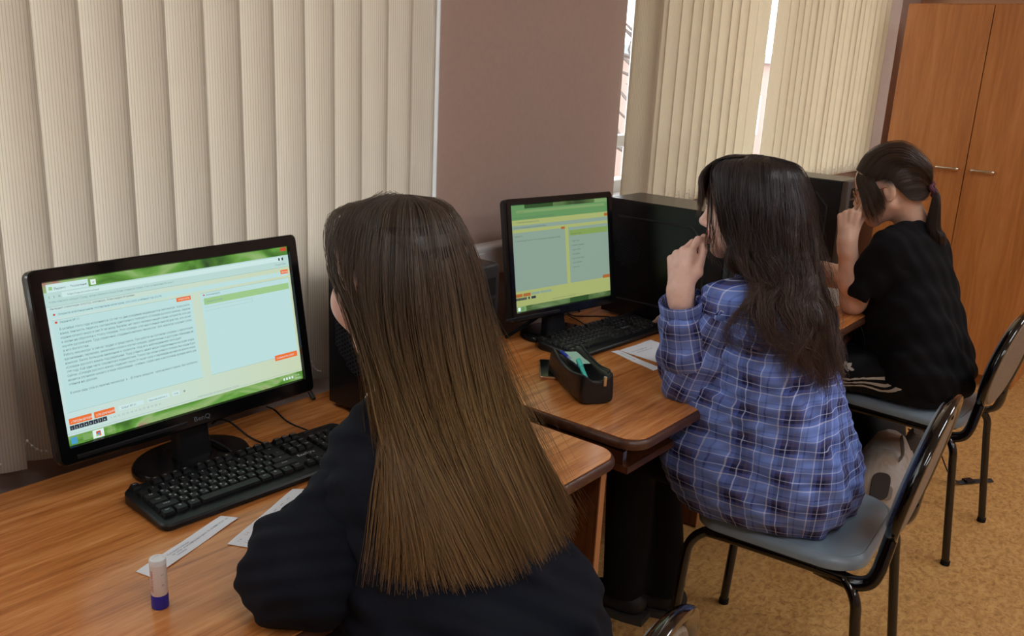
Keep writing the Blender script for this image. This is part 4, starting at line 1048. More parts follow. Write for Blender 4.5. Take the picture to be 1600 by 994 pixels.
# hair ---------------------------------------------------------------------------------------------------------------
def cr(P, n):
    """resample polylines (K,m,3) to n points by Catmull-Rom"""
    P = np.asarray(P, float); K, m, _ = P.shape; Q = np.concatenate([2*P[:, :1]-P[:, 1:2], P, 2*P[:, -1:]-P[:, -2:-1]], 1)
    t = np.linspace(0, m-1-1e-6, n); i = t.astype(int); f = (t-i)[None, :, None]
    a, b, c, d = (Q[:, i+j] for j in range(4))
    return .5*((2*b)+(c-a)*f+(2*a-5*b+4*c-d)*f**2+(3*b-a-3*c+d)*f**3)
def hair_mesh(G, n, npt=22, rad=.0006, depth=.02, wave=0., wfreq=3., seed=1, lmin=.80, clump=22, frizz=.002, shell=True, skull=None, qr=None, cl=.6, shell_in=.010, flat=1., lift=.002, body=None, gap=(.004, .018), gw=0., gfreq=2., locks=0, relax=0):
    """G guides (K,m,3); strands between neighbouring guides, plus an inner sheet; returns V, F, tint attribute (0 root .. 1 tip) and random"""
    r = np.random.default_rng(seed); G = np.asarray(G, float); K = len(G)
    Gf = cr(np.swapaxes(cr(G, npt), 0, 1), (K-1)*8+1); Gf = np.swapaxes(Gf, 0, 1); KK = len(Gf)         # dense in azimuth too
    axis = Gf.mean(0)
    if gw:
        o0 = Gf-axis[None]; o0 /= np.maximum(np.linalg.norm(o0, axis=2, keepdims=True), 1e-5); t0 = np.gradient(Gf, axis=1); t0 /= np.maximum(np.linalg.norm(t0, axis=2, keepdims=True), 1e-6); s0 = np.cross(t0, o0)
        a0 = np.linspace(0, 1, npt)[None]; ph0 = np.linspace(0, 9., KK)[:, None]+.9*np.sin(np.linspace(0, 23, KK))[:, None]; am0 = gw*np.clip((a0-.3)*2.2, 0, 1)
        Gf = Gf+s0*(am0*np.sin(2*PI*gfreq*a0+ph0))[..., None]+o0*(am0*.55*np.sin(2*PI*gfreq*1.3*a0+1.9*ph0))[..., None]
    q = r.random(n) if qr is None else qr(r, n)
    s = np.linspace(0, 1, npt)
    cq = (np.floor(q*clump)+.5)/clump + r.normal(0, .25/clump, n)*.6
    L = lmin+(1-lmin)*r.random(n)**.6
    ss = s[None]*L[:, None]
    qq = np.clip(q[:, None]+(cq-q)[:, None]*cl*ss**1.3, 0, 1)*(KK-1-1e-6)
    i = qq.astype(int); f = (qq-i)[..., None]
    tt = ss*(npt-1-1e-6); j = tt.astype(int); g = (tt-j)[..., None]
    P = (Gf[i, j]*(1-g)+Gf[i, j+1]*g)*(1-f)+(Gf[i+1, j]*(1-g)+Gf[i+1, j+1]*g)*f
    A = axis[j]*(1-g)+axis[j+1]*g
    out = P-A; ln = np.linalg.norm(out, axis=2, keepdims=True); out = out/np.maximum(ln, 1e-5)
    dep = (r.random(n)**1.5)[:, None]*np.clip((ss-.05)*3, 0, 1)*depth - lift*(.3+r.random(n)[:, None])
    P = P-out*dep[..., None]
    tan = np.gradient(P, axis=1); tan /= np.maximum(np.linalg.norm(tan, axis=2, keepdims=True), 1e-6); side = np.cross(tan, out); side /= np.maximum(np.linalg.norm(side, axis=2, keepdims=True), 1e-6)
    if locks:
        lc = r.integers(0, locks, n); lq = (np.arange(locks)+.5)/locks+r.normal(0, .01, locks); lph = r.random(locks)*2*PI; lam = wave*(.45+.8*r.random(locks)); lfr = wfreq*(.75+.5*r.random(locks)); ld = r.random(locks)
        sp = (.022+.045*(1-np.clip(ss*1.4, 0, 1)))*r.normal(0, .55, n)[:, None]
        qq = np.clip(lq[lc][:, None]+sp, 0, 1)*(KK-1-1e-6); i = qq.astype(int); f = (qq-i)[..., None]
        P = (Gf[i, j]*(1-g)+Gf[i, j+1]*g)*(1-f)+(Gf[i+1, j]*(1-g)+Gf[i+1, j+1]*g)*f
        out = P-A; out = out/np.maximum(np.linalg.norm(out, axis=2, keepdims=True), 1e-5)
        P = P-out*((ld[lc]*.8+r.random(n)*.2)[:, None]*np.clip((ss-.05)*3, 0, 1)*depth-lift)[..., None]
        tan = np.gradient(P, axis=1); tan /= np.maximum(np.linalg.norm(tan, axis=2, keepdims=True), 1e-6); side = np.cross(tan, out); side /= np.maximum(np.linalg.norm(side, axis=2, keepdims=True), 1e-6)
        am = lam[lc][:, None]*np.clip((ss-.22)*1.8, 0, 1); th = 2*PI*lfr[lc][:, None]*ss+lph[lc][:, None]+r.normal(0, .22, n)[:, None]
        P = P+side*(am*np.sin(th))[..., None]+out*(am*.7*np.cos(th))[..., None]
    elif wave:
        ph = np.floor(q*clump)*2.4+r.normal(0, .35, n); am = wave*np.clip((ss-.25)*2, 0, 1)*(.6+.8*r.random(n)[:, None])
        P = P+side*(am*np.sin(2*PI*wfreq*ss+ph[:, None]))[..., None]+out*(am*.6*np.cos(2*PI*wfreq*ss*.9+ph[:, None]*1.7))[..., None]
    fz = r.normal(0, 1, (n, 2)); P = P+(side*fz[:, :1, None]+out*np.abs(fz[:, 1:, None])*.5)*(frizz*np.clip(ss, 0, 1)**1.2)[..., None]
    if skull is not None:
        C, R, rr = skull; Q = (P-C) @ R; k = np.sqrt(((Q/rr)**2).sum(2, keepdims=True)); Q = np.where(k < 1, Q/np.maximum(k, .2), Q); P = Q @ R.T+C
    if body is not None:
        P = push_out(P, body, np.repeat(gap[0]+(gap[1]-gap[0])*r.random((n, 1)), npt, 1)*np.clip(ss*3, 0, 1))
        for _ in range(relax): P[:, 2:-1] = .5*P[:, 2:-1]+.25*(P[:, 1:-2]+P[:, 3:])
        P = push_out(P, body, np.full(P.shape[:2], gap[0]), 2); tan = np.gradient(P, axis=1); tan /= np.maximum(np.linalg.norm(tan, axis=2, keepdims=True), 1e-6)
    prof = rad*(1-.75*s**3)*(.8+.2*np.minimum(1, s*8))
    V = []; b3 = np.cross(tan, side)
    for a in range(3):
        an = 2*PI*a/3; V.append(P+(side*math.cos(an)+b3*math.sin(an)*flat)*prof[None, :, None])
    V = np.stack(V, 2).reshape(-1, 3)
    base = (np.arange(n)[:, None]*npt+np.arange(npt-1)[None])*3
    F = np.concatenate([np.stack([base+a, base+(a+1) % 3, base+3+(a+1) % 3, base+3+a], -1).reshape(-1, 4) for a in range(3)])
    tone = r.random(n) if not locks else (.62*r.random(locks)[lc]**1.3+.38*r.random(n))
    if not locks: tone = .55*r.random(clump*3)[np.minimum((q*clump*3).astype(int), clump*3-1)]+.45*tone
    t_ = np.repeat(ss.reshape(-1), 3); rn = np.repeat(np.repeat(tone, npt), 3)
    if shell:
        o_ = Gf-axis[None]; o_ /= np.maximum(np.linalg.norm(o_, axis=2, keepdims=True), 1e-5)
        SV = (Gf-o_*shell_in*np.clip(s*6, .35, 1)[None, :, None])[:, :int(npt*.93)]; m = SV.shape[1]
        if skull is not None:
            C, R, rr = skull; Q = (SV-C) @ R; k = np.sqrt(((Q/(rr-.002))**2).sum(2, keepdims=True)); Q = np.where(k < 1, Q/np.maximum(k, .2), Q); SV = Q @ R.T+C
        if body is not None: SV = push_out(SV, body, np.full(SV.shape[:2], gap[0]))
        b = (np.arange(KK-1)[:, None]*m+np.arange(m-1)[None]).reshape(-1)
        F = np.concatenate([F, len(V)+np.stack([b, b+m, b+m+1, b+1], 1)]); V = np.concatenate([V, SV.reshape(-1, 3)])
        t_ = np.concatenate([t_, np.tile(s[:m], KK)]); rn = np.concatenate([rn, np.full(KK*m, .12)])
    return V, F, t_, rn
def hair_material(name, stops, rough=.38, spec=.5):
    m = material(name, (60, 45, 35), rough, spec=spec); t = NT(m)
    a = t.add('ShaderNodeAttribute'); a.attribute_name = 'along'; b = t.add('ShaderNodeAttribute'); b.attribute_name = 'rand'
    c = t.ramp(a.outputs['Fac'], stops); f = t.math('ADD', t.math('MULTIPLY', b.outputs['Fac'], 1.15), .38)
    x = t.add('ShaderNodeVectorMath'); x.operation = 'SCALE'; t.link(c, x.inputs[0]); t.link(f, x.inputs['Scale']); t.color(x.outputs[0])
    m.node_tree.nodes['Principled BSDF'].inputs['Anisotropic'].default_value = 0.
    return m
def hair_obj(name, parts, mat, parent):
    V, F = join([(p[0], p[1]) for p in parts])
    return mesh_obj(name, (V, F), mat, parent, dict(along=np.concatenate([p[2] for p in parts]), rand=np.concatenate([p[3] for p in parts])))
def folds(spec):
    """sum of warped ripples for cloth; spec = (amp, freq, direction, phase, warp)"""
    def f(X, Y, Z):
        o = 0.
        for a, fr, d, ph, wp in spec:
            o = o+a*np.sin(2*PI*fr*(X*d[0]+Y*d[1]+Z*d[2])+ph+wp*np.sin(9*X+7*Z+ph)+wp*np.sin(11*Y-8*Z))
        return o
    return f
def local_frame(C, psi): R = rotz(psi); return lambda p: np.asarray(C)+np.asarray(p, float) @ R.T
def cloth(name, rgb, rough=.85, bump=.15, sheen=.0, scale=900):
    m = material(name, rgb, rough, spec=.2, sheen=sheen); t = NT(m); t.bump(t.noise(t.coord(), scale, 2), bump, .0006); return m
A_ = np.array
from mathutils.bvhtree import BVHTree
from mathutils.geometry import barycentric_transform
M_['skin1'] = skin_material('skin_fair', (226, 182, 164), (178, 92, 88))
M_['skin2'] = skin_material('skin_pale', (236, 196, 178), (186, 92, 92))
M_['skin3'] = skin_material('skin_warm', (226, 184, 160), (176, 96, 88))
M_['navy'] = cloth('navy_fleece', (19, 23, 33), .9)
M_['blackcotton'] = cloth('black_cotton', (17, 17, 20), .9)
M_['jeans'] = cloth('black_trousers', (14, 15, 18), .85)
M_['track'] = cloth('track_trousers', (15, 17, 21), .6)
M_['stripe'] = material('stripe_white', (196, 192, 184), .7)
M_['shoe'] = material('shoe_black', (20, 20, 22), .6)
M_['sole'] = material('sole_dark', (54, 50, 46), .7)
M_['badge'] = material('badge_pale', (170, 160, 146), .7)
M_['eye'] = material('eye_white', (225, 222, 216), .2)
M_['iris'] = material('eye_iris', (60, 44, 34), .15)
M_['nail_red'] = material('nail_dark_red', (128, 14, 34), .18, coat=.5)
M_['nail_pink'] = material('nail_pink', (196, 92, 104), .2, coat=.5)
SK = A_((.0765, .0955, .0875)); SKC = A_((0, -.014, .030))
def SKULL(C, R): return (C+R @ SKC, R, SK)
def seat_cut(yf, z=.486):
    """flattens what sits on a chair seat"""
    return lambda X, Y, Z: np.where((Z < z) & (Y < yf), 1., 0.)+0*X
def eyes(parent, C, R):
    for s in (-1, 1):
        e = MB().lathe([(.0115*math.sin(a), -.0115*math.cos(a)) for a in np.linspace(.05, PI-.05, 12)], 16).build('eye', M_['eye'], parent, True)
        e.matrix_world = Matrix.Translation(C+R @ A_((s*.030, .0752, .001))) @ Matrix(R.tolist()).to_4x4()
        MB().lathe([(.0058, 0), (.005, .0008), (.001, .0012)], 14).build('iris', M_['iris'], e, True, Matrix.Translation((0, .0108, 0)) @ Matrix.Rotation(-PI/2, 4, 'X'))
def person(label, skin, C, R, head_extra, chunks, scalp):
    """one body mesh: finely meshed head and hands joined with the coarser covered body"""
    hp = head_prims(C, R)+head_extra
    H = sdf_mesh(hp, .0026)
    parts = [H]+[sdf_mesh(p, h) for p, h in chunks]
    V, F = join(parts); lips, Q = head_paint(V, C, R); sc = scalp(Q).astype(float); ax_ = np.abs(Q[:, 0]); sc = np.maximum(sc, .75*((ax_ > .012) & (ax_ < .044) & (Q[:, 1] > .05) & (np.abs(Q[:, 2]-.0215+.12*np.maximum(ax_-.034, 0)) < .0032))); sc[len(H[0]):] = 0; lips[len(H[0]):] = 0
    o = mesh_obj('person', (V, F), skin, None, dict(lips=lips, scalp=sc))
    return tag(o, label, 'person')
def legs(hips, knees, ankles, rs, kpel=.05):
    P = []
    for h, k, a in zip(hips, knees, ankles): P += [cone(h, k, rs[0], rs[1], kpel), cone(k, a, rs[1]*.97, rs[2], .03)]
    P += [cone(hips[0], hips[1], rs[0]*1.12, None, kpel)]
    return P
def shoe(parent, ank, d, mat=None):
    d = A_(d, float); d /= np.linalg.norm(d); s = A_((-d[1], d[0], 0)); a = A_(ank, float); a[2] = 0
    P = [cone(a+(0, 0, .05)-d*.035, a+(0, 0, .045)+d*.06, .036, .034, .03), cone(a+(0, 0, .04)+d*.06, a+(0, 0, .036)+d*.15, .036, .027, .03), cone(a+(0, 0, .06), a+(0, 0, .11), .036, .038, .03)]
    o = mesh_obj('shoe', sdf_mesh(P, .006, clip=(A_((-9, -9, .012)), A_((9, 9, .125)))), mat or M_['shoe'], parent)
    out = [(-.075, .030), (-.02, .040), (.06, .043), (.13, .040), (.172, .022), (.182, 0)]; ol = [(x, y) for x, y in out]+[(x, -y) for x, y in out[::-1][1:]]
    MB().prism([tuple((a+d*x+s*y)[:2]) for x, y in ol], 0, .02).build('sole', M_['sole'], o, True)
    return o

# ---- person 1: long straight brown hair, dark navy top, chin towards the wide monitor
C1 = A_((.874, .896, 1.197)); psi1 = .02; L1 = local_frame(C1, psi1); R1 = rotz(psi1) @ rotx(math.radians(-12))
SL, SR = A_((.800, .885, .928)), L1((.145, -.035, -.245)); EL, ER = A_((.698, .888, .817)), A_((1.20, 1.00, .815)); WL, WR = A_((.93, 1.06, .80)), A_((1.17, 1.12, .795))
HP = [A_((.87, .71, .535)), A_((1.03, .71, .535))]; KN = [A_((.84, 1.12, .545)), A_((1.06, 1.12, .545))]; AN = [A_((.84, 1.10, .10)), A_((1.07, 1.10, .10))]
neck1 = [cone(L1((0, -.03, -.06)), L1((0, -.045, -.20)), .048, .056, .03)]
hl, _n = hand(WL, (.9, .42, .02), (.3, .9, .2), A_((0, 0, 1.)), [(0, 25, 40, 30)]*4, [WL+A_((.03, .045, -.005)), WL+A_((.06, .055, -.015)), WL+A_((.085, .055, -.02))])
hr, _n = hand(WR, (-.15, .98, .02), (-.98, -.15, .1), A_((0, 0, 1.)), [(0, 25, 40, 30)]*4, [WR+A_((-.034, .04, -.005)), WR+A_((-.045, .07, -.012)), WR+A_((-.045, .095, -.016))])
body1 = [cone(L1((0, -.05, -.22)), L1((0, -.20, -.60)), .085, .10, .05), cone(SL, SR, .045, None, .05), cone(L1((0, -.045, -.18)), L1((0, -.06, -.26)), .055, .08, .05),
         cone(SL, EL, .036, .034, .03), cone(EL, WL, .034, .024, .02), cone(SR, ER, .036, .035, .03), cone(ER, WR, .036, .026, .02)]+legs(HP, KN, AN, (.07, .05, .035))
p1 = person('person with very long straight brown hair in a dark navy top', M_['skin1'], C1, R1, neck1+[ell(C1+R1 @ A_((s*.041, .050, -.032)), (.024, .026, .030), R1, .02) for s in (-1, 1)], [(body1, .009), (hl, .0035), (hr, .0035)], lambda Q: 1/(1+np.exp(-((Q[:, 2]-.028)*1.0-(Q[:, 1]-.01)*.62-np.maximum(Q[:, 1]-.055, 0)*.9)/.004)))
eyes(p1, C1, R1)
tor = [cone(L1((-.065, -.075, -.30)), L1((-.075, -.225, -.62)), .098, .125, .05), cone(L1((.065, -.08, -.30)), L1((.075, -.225, -.62)), .098, .125, .05), cone(L1((0, -.06, -.26)), L1((0, -.22, -.60)), .105, .125, .06),
       cone(SL+A_((.03, -.01, -.01)), SR-A_((.03, .0, .01)), .054, None, .05), cone(L1((-.045, -.045, -.185)), SL, .040, .052, .04), cone(L1((.045, -.045, -.185)), SR, .040, .052, .04),
       cone(L1((-.05, -.02, -.38)), L1((-.05, -.06, -.60)), .09, .11, .06), cone(L1((.05, -.02, -.38)), L1((.05, -.06, -.60)), .09, .11, .06), cone(L1((.12, -.19, -.50)), L1((.125, -.22, -.64)), .10, .115, .06),
       cone(L1((0, -.04, -.12)), L1((0, -.04, -.17)), .048, None, .02, -1)]
fd = folds([(.0045, 9, (.8, .5, .3), 0, .9), (.003, 17, (.2, -.4, .9), 1, .8), (.002, 31, (.6, .2, .7), 2, .6)])
top1 = mesh_obj('navy_top', sdf_mesh(tor, .006, fd, (A_((-9, -9, .500)), A_((9, 9, 9)))), M_['navy'], p1)
sl1 = [cone(SL, EL, .050, .056, .04), cone(EL, EL+.35*(WL-EL), .062, .056, .04), cone(EL, WL, .058, .042, .05), ell(EL+A_((-.010, -.006, -.002)), (.074, .066, .062), None, .05), cone(EL+A_((.05, -.03, .00)), SL+A_((.03, -.04, -.06)), .055, .05, .06)]
fs = folds([(.0035, 9, (.85, -.3, .4), .5, 1.3), (.0028, 17, (.5, .8, .2), 1, .9), (.0018, 37, (.3, .5, .8), 0, .5)])
def clip_desk(f): return lambda X, Y, Z: f(X, Y, Z)
mesh_obj('sleeve', sdf_mesh(sl1, .005, fs, (A_((-9, -9, .7512)), A_((9, 9, 9)))), M_['navy'], top1)
mesh_obj('sleeve', sdf_mesh([cone(SR, ER, .06, .062, .04), cone(ER, WR, .06, .044, .04)], .006, fs, (A_((-9, -9, .7512)), A_((9, 9, 9)))), M_['navy'], top1)
mesh_obj('trousers', sdf_mesh(legs(HP, KN, AN, (.088, .066, .055)), .008, seat_cut(.89), (A_((-9, -9, .06)), A_((9, 9, .66)))), M_['jeans'], p1)
shoe(p1, AN[0], (0, 1, 0)); shoe(p1, AN[1], (.1, 1, 0))
G1 = [
 [(-.004, .078, .094), (-.040, .084, .074), (-.058, .060, .030), (-.072, .006, -.02), (-.078, -.036, -.07), (-.080, -.058, -.115), (-.082, -.070, -.165), (-.092, -.095, -.26), (-.108, -.125, -.375)],
 [(-.003, .060, .102), (-.048, .062, .090), (-.076, .034, .03), (-.086, -.014, -.03), (-.088, -.054, -.095), (-.088, -.074, -.15), (-.092, -.092, -.22), (-.098, -.120, -.30), (-.100, -.140, -.385)],
 [(-.001, .030, .112), (-.055, .030, .098), (-.088, .018, .03), (-.096, -.030, -.035), (-.096, -.062, -.10), (-.095, -.082, -.16), (-.093, -.112, -.23), (-.094, -.140, -.31), (-.088, -.165, -.392)],
 [(-.001, .000, .119), (-.052, -.020, .104), (-.084, -.042, .035), (-.093, -.058, -.035), (-.091, -.082, -.10), (-.086, -.108, -.17), (-.082, -.138, -.24), (-.074, -.168, -.315), (-.062, -.198, -.395)],
 [(0, -.018, .120), (-.028, -.062, .106), (-.048, -.094, .035), (-.052, -.108, -.035), (-.048, -.124, -.10), (-.042, -.144, -.17), (-.036, -.170, -.24), (-.028, -.202, -.315), (-.018, -.232, -.388)],
 [(.001, -.020, .120), (.012, -.070, .107), (.020, -.106, .035), (.024, -.120, -.035), (.028, -.136, -.10), (.032, -.156, -.17), (.038, -.180, -.24), (.045, -.210, -.315), (.055, -.244, -.383)],
 [(.001, -.016, .120), (.034, -.058, .107), (.056, -.090, .035), (.066, -.105, -.035), (.078, -.122, -.10), (.090, -.145, -.165), (.102, -.172, -.235), (.115, -.208, -.31), (.128, -.246, -.385)],
 [(.002, .000, .118), (.056, -.020, .102), (.086, -.042, .03), (.097, -.060, -.04), (.112, -.082, -.10), (.128, -.110, -.165), (.145, -.142, -.23), (.162, -.180, -.30), (.178, -.222, -.365)],
 [(.003, .040, .108), (.056, .040, .090), (.088, .030, .02), (.098, .005, -.05), (.112, -.02, -.11), (.135, -.050, -.165), (.160, -.085, -.225), (.180, -.125, -.29), (.196, -.17, -.355)],
 [(.004, .083, .088), (.042, .104, .064), (.066, .104, .02), (.080, .080, -.04), (.090, .045, -.10), (.105, .020, -.16), (.135, -.01, -.22), (.160, -.04, -.28), (.18, -.09, -.34)]]
G1 = A_([[L1(p) for p in g] for g in G1])
M_['hair1'] = hair_material('hair_brown', [(0, (86, 74, 65)), (.35, (100, 83, 64)), (.62, (140, 113, 72)), (1, (142, 108, 68))], .34)
sk1 = SKULL(C1, R1)
hA = hair_mesh(G1, 6600, 21, .0007, .022, .003, 1.2, 11, .79, 34, .004, True, sk1, lift=.002, shell_in=.012, body=tor, relax=7)
hB = hair_mesh(G1, 500, 26, .00035, .0, .006, 1.7, 12, .60, 60, .022, False, sk1, lift=.010)
hair_obj('hair', [hA, hB], M_['hair1'], p1)

# ---- person 2: dark wavy hair with a fringe, blue plaid shirt, hand at the mouth
C2 = A_((1.957, .850, 1.203)); psi2 = math.radians(15); L2 = local_frame(C2, psi2); R2 = rotz(psi2) @ rotx(math.radians(-9))
Sm = A_((1.990, .790, 1.005)); r2 = A_((math.cos(.24), math.sin(.24), 0)); f2 = A_((-math.sin(.24), math.cos(.24), 0))
SL, SR = A_((1.835, .825, .998)), Sm+.165*r2+A_((0, 0, -.012)); H2 = A_((2.055, .655, .57))
EL, ER = A_((1.872, .905, .806)), A_((2.28, .985, .82)); WL, WR = A_((1.800, .922, 1.022)), A_((2.33, 1.125, .805))
HP = [A_((1.965, .655, .545)), A_((2.14, .70, .545))]; KN = [A_((1.93, 1.08, .55)), A_((2.08, 1.10, .55))]; AN = [A_((1.99, 1.10, .10)), A_((2.075, 1.02, .10))]
d_ = A_((.036, .024, .084)); d_ /= np.linalg.norm(d_); s_ = A_((-.12, -.95, .28)); s_ -= d_*(s_@d_); s_ /= np.linalg.norm(s_); n_ = np.cross(s_, d_)
if n_ @ A_((-.8, .5, 0)) < 0: n_ = -n_
hl2, nl2 = hand(WL, d_, s_, n_, [(4, 34, 36, 20), (0, 50, 50, 28), (-3, 60, 58, 34), (-7, 66, 62, 36)], [A_((1.824, .896, 1.064)), A_((1.858, .905, 1.108)), A_((1.890, .922, 1.134))])
hr2, nr2 = hand(WR, (.03, .98, -.06), (-.99, .05, .1), A_((0, .1, 1.)), [(3, 22, 22, 14), (0, 20, 24, 14), (-3, 22, 24, 16), (-7, 24, 28, 18)], [WR+A_((-.034, .045, -.012)), WR+A_((-.042, .075, -.020)), WR+A_((-.040, .100, -.026))], scale=.95)
neck2 = [cone(L2((0, -.025, -.06)), Sm+A_((0, -.01, .03)), .047, .056, .03)]
body2 = [cone(Sm+A_((0, 0, -.04)), H2, .088, .10, .05), cone(SL+.03*r2, SR, .026, None, .02), cone(Sm+A_((0, 0, .03)), Sm+A_((0, 0, -.05)), .05, .075, .03), cone(SL+.02*r2, EL, .026, .030, .01), cone(SR, ER, .042, .034, .03)]+legs(HP, KN, AN, (.068, .05, .035))
arm2 = [cone(EL, WL-.02*(WL-EL), .034, .0255, .02)]+hl2; armr2 = [cone(ER, WR, .034, .025, .02)]+hr2
p2 = person('person with wavy dark hair in a blue plaid shirt, hand at mouth', M_['skin2'], C2, R2, neck2, [(body2, .009), (arm2, .0022), (armr2, .003)], lambda Q: 1/(1+np.exp(-((Q[:, 2]-.028)*1.0-(Q[:, 1]-.01)*.62-np.maximum(Q[:, 1]-.055, 0)*.9)/.004)))
eyes(p2, C2, R2)
for (c, v, u_, w) in nl2[:1]: nail(p2, M_['nail_red'], c, v, u_, w)
c, v, _u, w = nl2[4]; nail(p2, M_['nail_red'], c+A_((-.90, -.42, .12))*.0058-v*.003, v, A_((-.90, -.42, .12)), w)
for (c, v, u_, w) in nr2[:4]: nail(p2, M_['nail_red'], c, v, u_, w)
def plaid_material():
    m = material('plaid_cotton', (92, 112, 180), .85, spec=.2); t = NT(m)
    uv = t.add('ShaderNodeUVMap'); uv.uv_map = 'UVMap'; sp = t.add('ShaderNodeSeparateXYZ'); t.link(uv.outputs[0], sp.inputs[0])
    blue, navy, mid, white, grey = (120, 146, 218), (40, 44, 88), (86, 104, 178), (206, 216, 244), (88, 84, 120)
    st = [(0, blue), (.20, blue), (.205, white), (.235, white), (.24, mid), (.34, mid), (.345, navy), (.45, navy), (.455, white), (.475, white), (.48, navy), (.58, navy), (.585, grey), (.70, grey), (.705, mid), (.76, mid), (.765, white), (.785, white), (.79, blue), (.90, blue), (.905, mid), (.94, mid), (.945, blue)]
    def axis(o, per, off):
        f = t.math('FRACT', t.math('ADD', t.math('MULTIPLY', o, 1/per), off)); return t.ramp(f, st)
    a = axis(sp.outputs[0], .064, .1); b = axis(sp.outputs[1], .070, .35)
    c = t.mix(.5, a, b); w = t.mix(1., a, b, 'LIGHTEN'); c = t.mix(.12, c, w)
    t.color(c); t.bump(t.noise(t.coord(), 700, 2), .12, .0005); return m
M_['plaid'] = plaid_material()
def torso_uv(V, C, psi, rad): Q = (V-C) @ rotz(psi); return np.stack([np.arctan2(Q[:, 0], -Q[:, 1])*rad, V[:, 2]+.10*Q[:, 0]*0], 1)
def limb_uv(V, a, b, rad):
    a, b = A_(a, float), A_(b, float); d = (b-a)/np.linalg.norm(b-a); u = np.cross(d, (0, 0, 1)); u /= np.linalg.norm(u); w = np.cross(d, u); Q = V-a
    return np.stack([np.arctan2(Q @ w, Q @ u)*rad, Q @ d], 1)
B2 = lambda x, y, z: Sm+r2*x+f2*y+A_((0, 0, z))
tor = [cone(B2(-.085, -.010, -.06), B2(-.075, -.115, -.40), .088, .128, .05), cone(B2(.085, -.010, -.06), B2(.075, -.115, -.40), .088, .128, .05), cone(B2(0, -.01, -.04), B2(0, -.12, -.42), .10, .14, .06),
       cone(SL+A_((.03, 0, -.015)), Sm, .050, .058, .05), cone(Sm, B2(.135, 0, -.012), .058, None, .05), cone(B2(-.12, -.02, -.05), B2(-.11, -.04, -.2), .07, .08, .05), cone(B2(-.04, .0, .02), SL, .038, .052, .04), cone(B2(.04, .0, .02), SR, .038, .052, .04),
       cone(B2(-.05, .04, -.14), B2(-.085, .09, -.40), .095, .10, .07), cone(B2(.05, .04, -.14), B2(.08, .08, -.40), .095, .10, .07),
       ell(B2(0, -.085, -.455), (.195, .165, .12), rotz(.24), .06), ell(B2(-.09, .02, -.44), (.11, .12, .13), rotz(.24), .06), ell(B2(.06, -.18, -.50), (.13, .07, .08), rotz(.24), .05),
       cone(L2((0, -.02, -.10)), Sm+A_((0, 0, .06)), .046, None, .02, -1)]
tor2 = tor
fd = folds([(.006, 7, (.93, .25, .30), .4, .8), (.0035, 13, (.80, -.2, .50), 1.2, .8), (.0018, 22, (.5, -.3, .75), 2, .7), (.0014, 40, (.2, .4, .8), 0, .5)])
VF = sdf_mesh(tor, .005, fd, (A_((-9, -9, .488)), A_((9, 9, 9))))
shirt = mesh_obj('plaid_shirt', VF, M_['plaid'], p2, None, torso_uv(VF[0], H2, .24, .17))
cuff = EL+.80*(WL-EL)
fs = folds([(.0045, 12, (.3, .2, .9), .2, 1.4), (.003, 20, (.6, .5, .5), 1, 1.), (.0016, 36, (.2, .8, .4), 0, .6)])
VF = sdf_mesh([cone(SL+r2*.02+A_((0, 0, -.012)), EL, .062, .068, .04), cone(EL, EL+A_((-.01, .0, .01)), .068, None, .03), ell(EL+A_((0, 0, -.006)), (.066, .066, .056), None, .03), cone(.6*SL+.4*EL+A_((.03, -.02, -.03)), EL+A_((.04, -.01, .02)), .055, .05, .05)], .0045, fs, (A_((-9, -9, .7512)), A_((9, 9, 9))))
slv = mesh_obj('sleeve', VF, M_['plaid'], shirt, None, limb_uv(VF[0], SL, EL, .06))
VF = sdf_mesh([cone(EL+A_((0, 0, .0)), EL+.30*(WL-EL), .060, .063, .03), cone(EL+.30*(WL-EL), cuff, .064, .050, .04), cone(EL+.42*(WL-EL)+A_((.02, -.02, 0)), EL+.46*(WL-EL)+A_((-.01, -.01, 0)), .056, .058, .03), cone(cuff, WL, .044, .040, .012, -1)], .0045, fs)
mesh_obj('sleeve', VF, M_['plaid'], shirt, None, limb_uv(VF[0], EL, WL, .055))
d3 = (WL-EL)/np.linalg.norm(WL-EL)
rows = []; cu_r = [(.0500, -.030), (.0525, -.028), (.0525, .020), (.0510, .022), (.0480, .020), (.0470, -.026)]
u3 = np.cross(d3, (0, 0, 1)); u3 /= np.linalg.norm(u3); w3 = np.cross(d3, u3); V = []; F = []
for rr_, t_ in cu_r:
    for k in range(28): a = 2*PI*k/28; V.append(cuff+d3*t_+(u3*math.cos(a)+w3*math.sin(a))*rr_*(1+.03*math.sin(3*a)))
for i in range(5):
    for k in range(28): F.append((i*28+k, i*28+(k+1) % 28, (i+1)*28+(k+1) % 28, (i+1)*28+k))
mesh_obj('cuff', (A_(V), A_(F)), M_['plaid'], shirt, None, limb_uv(A_(V, float), EL, WL, .055))
VF = sdf_mesh([cone(SR, ER, .068, .062, .04), cone(ER, ER+.85*(WR-ER), .060, .044, .04)], .006, fs, (A_((-9, -9, .7512)), A_((9, 9, 9))))
mesh_obj('sleeve', VF, M_['plaid'], shirt, None, limb_uv(VF[0], SR, ER, .055))
mesh_obj('trousers', sdf_mesh(legs(HP, KN, AN, (.082, .068, .060)), .008, seat_cut(.87), (A_((-9, -9, .07)), A_((9, 9, .64)))), M_['jeans'], p2)
shoe(p2, AN[0], (-.1, 1, 0)); sh2 = shoe(p2, AN[1], (-.35, .94, 0))
MB().lathe([(.014, 0), (.014, .002), (.011, .003)], 16).build('shoe_badge', M_['badge'], sh2, True, Matrix.Translation((2.100, .985, .085)) @ Matrix.Rotation(1.2, 4, 'X') @ Matrix.Rotation(.5, 4, 'Y'))
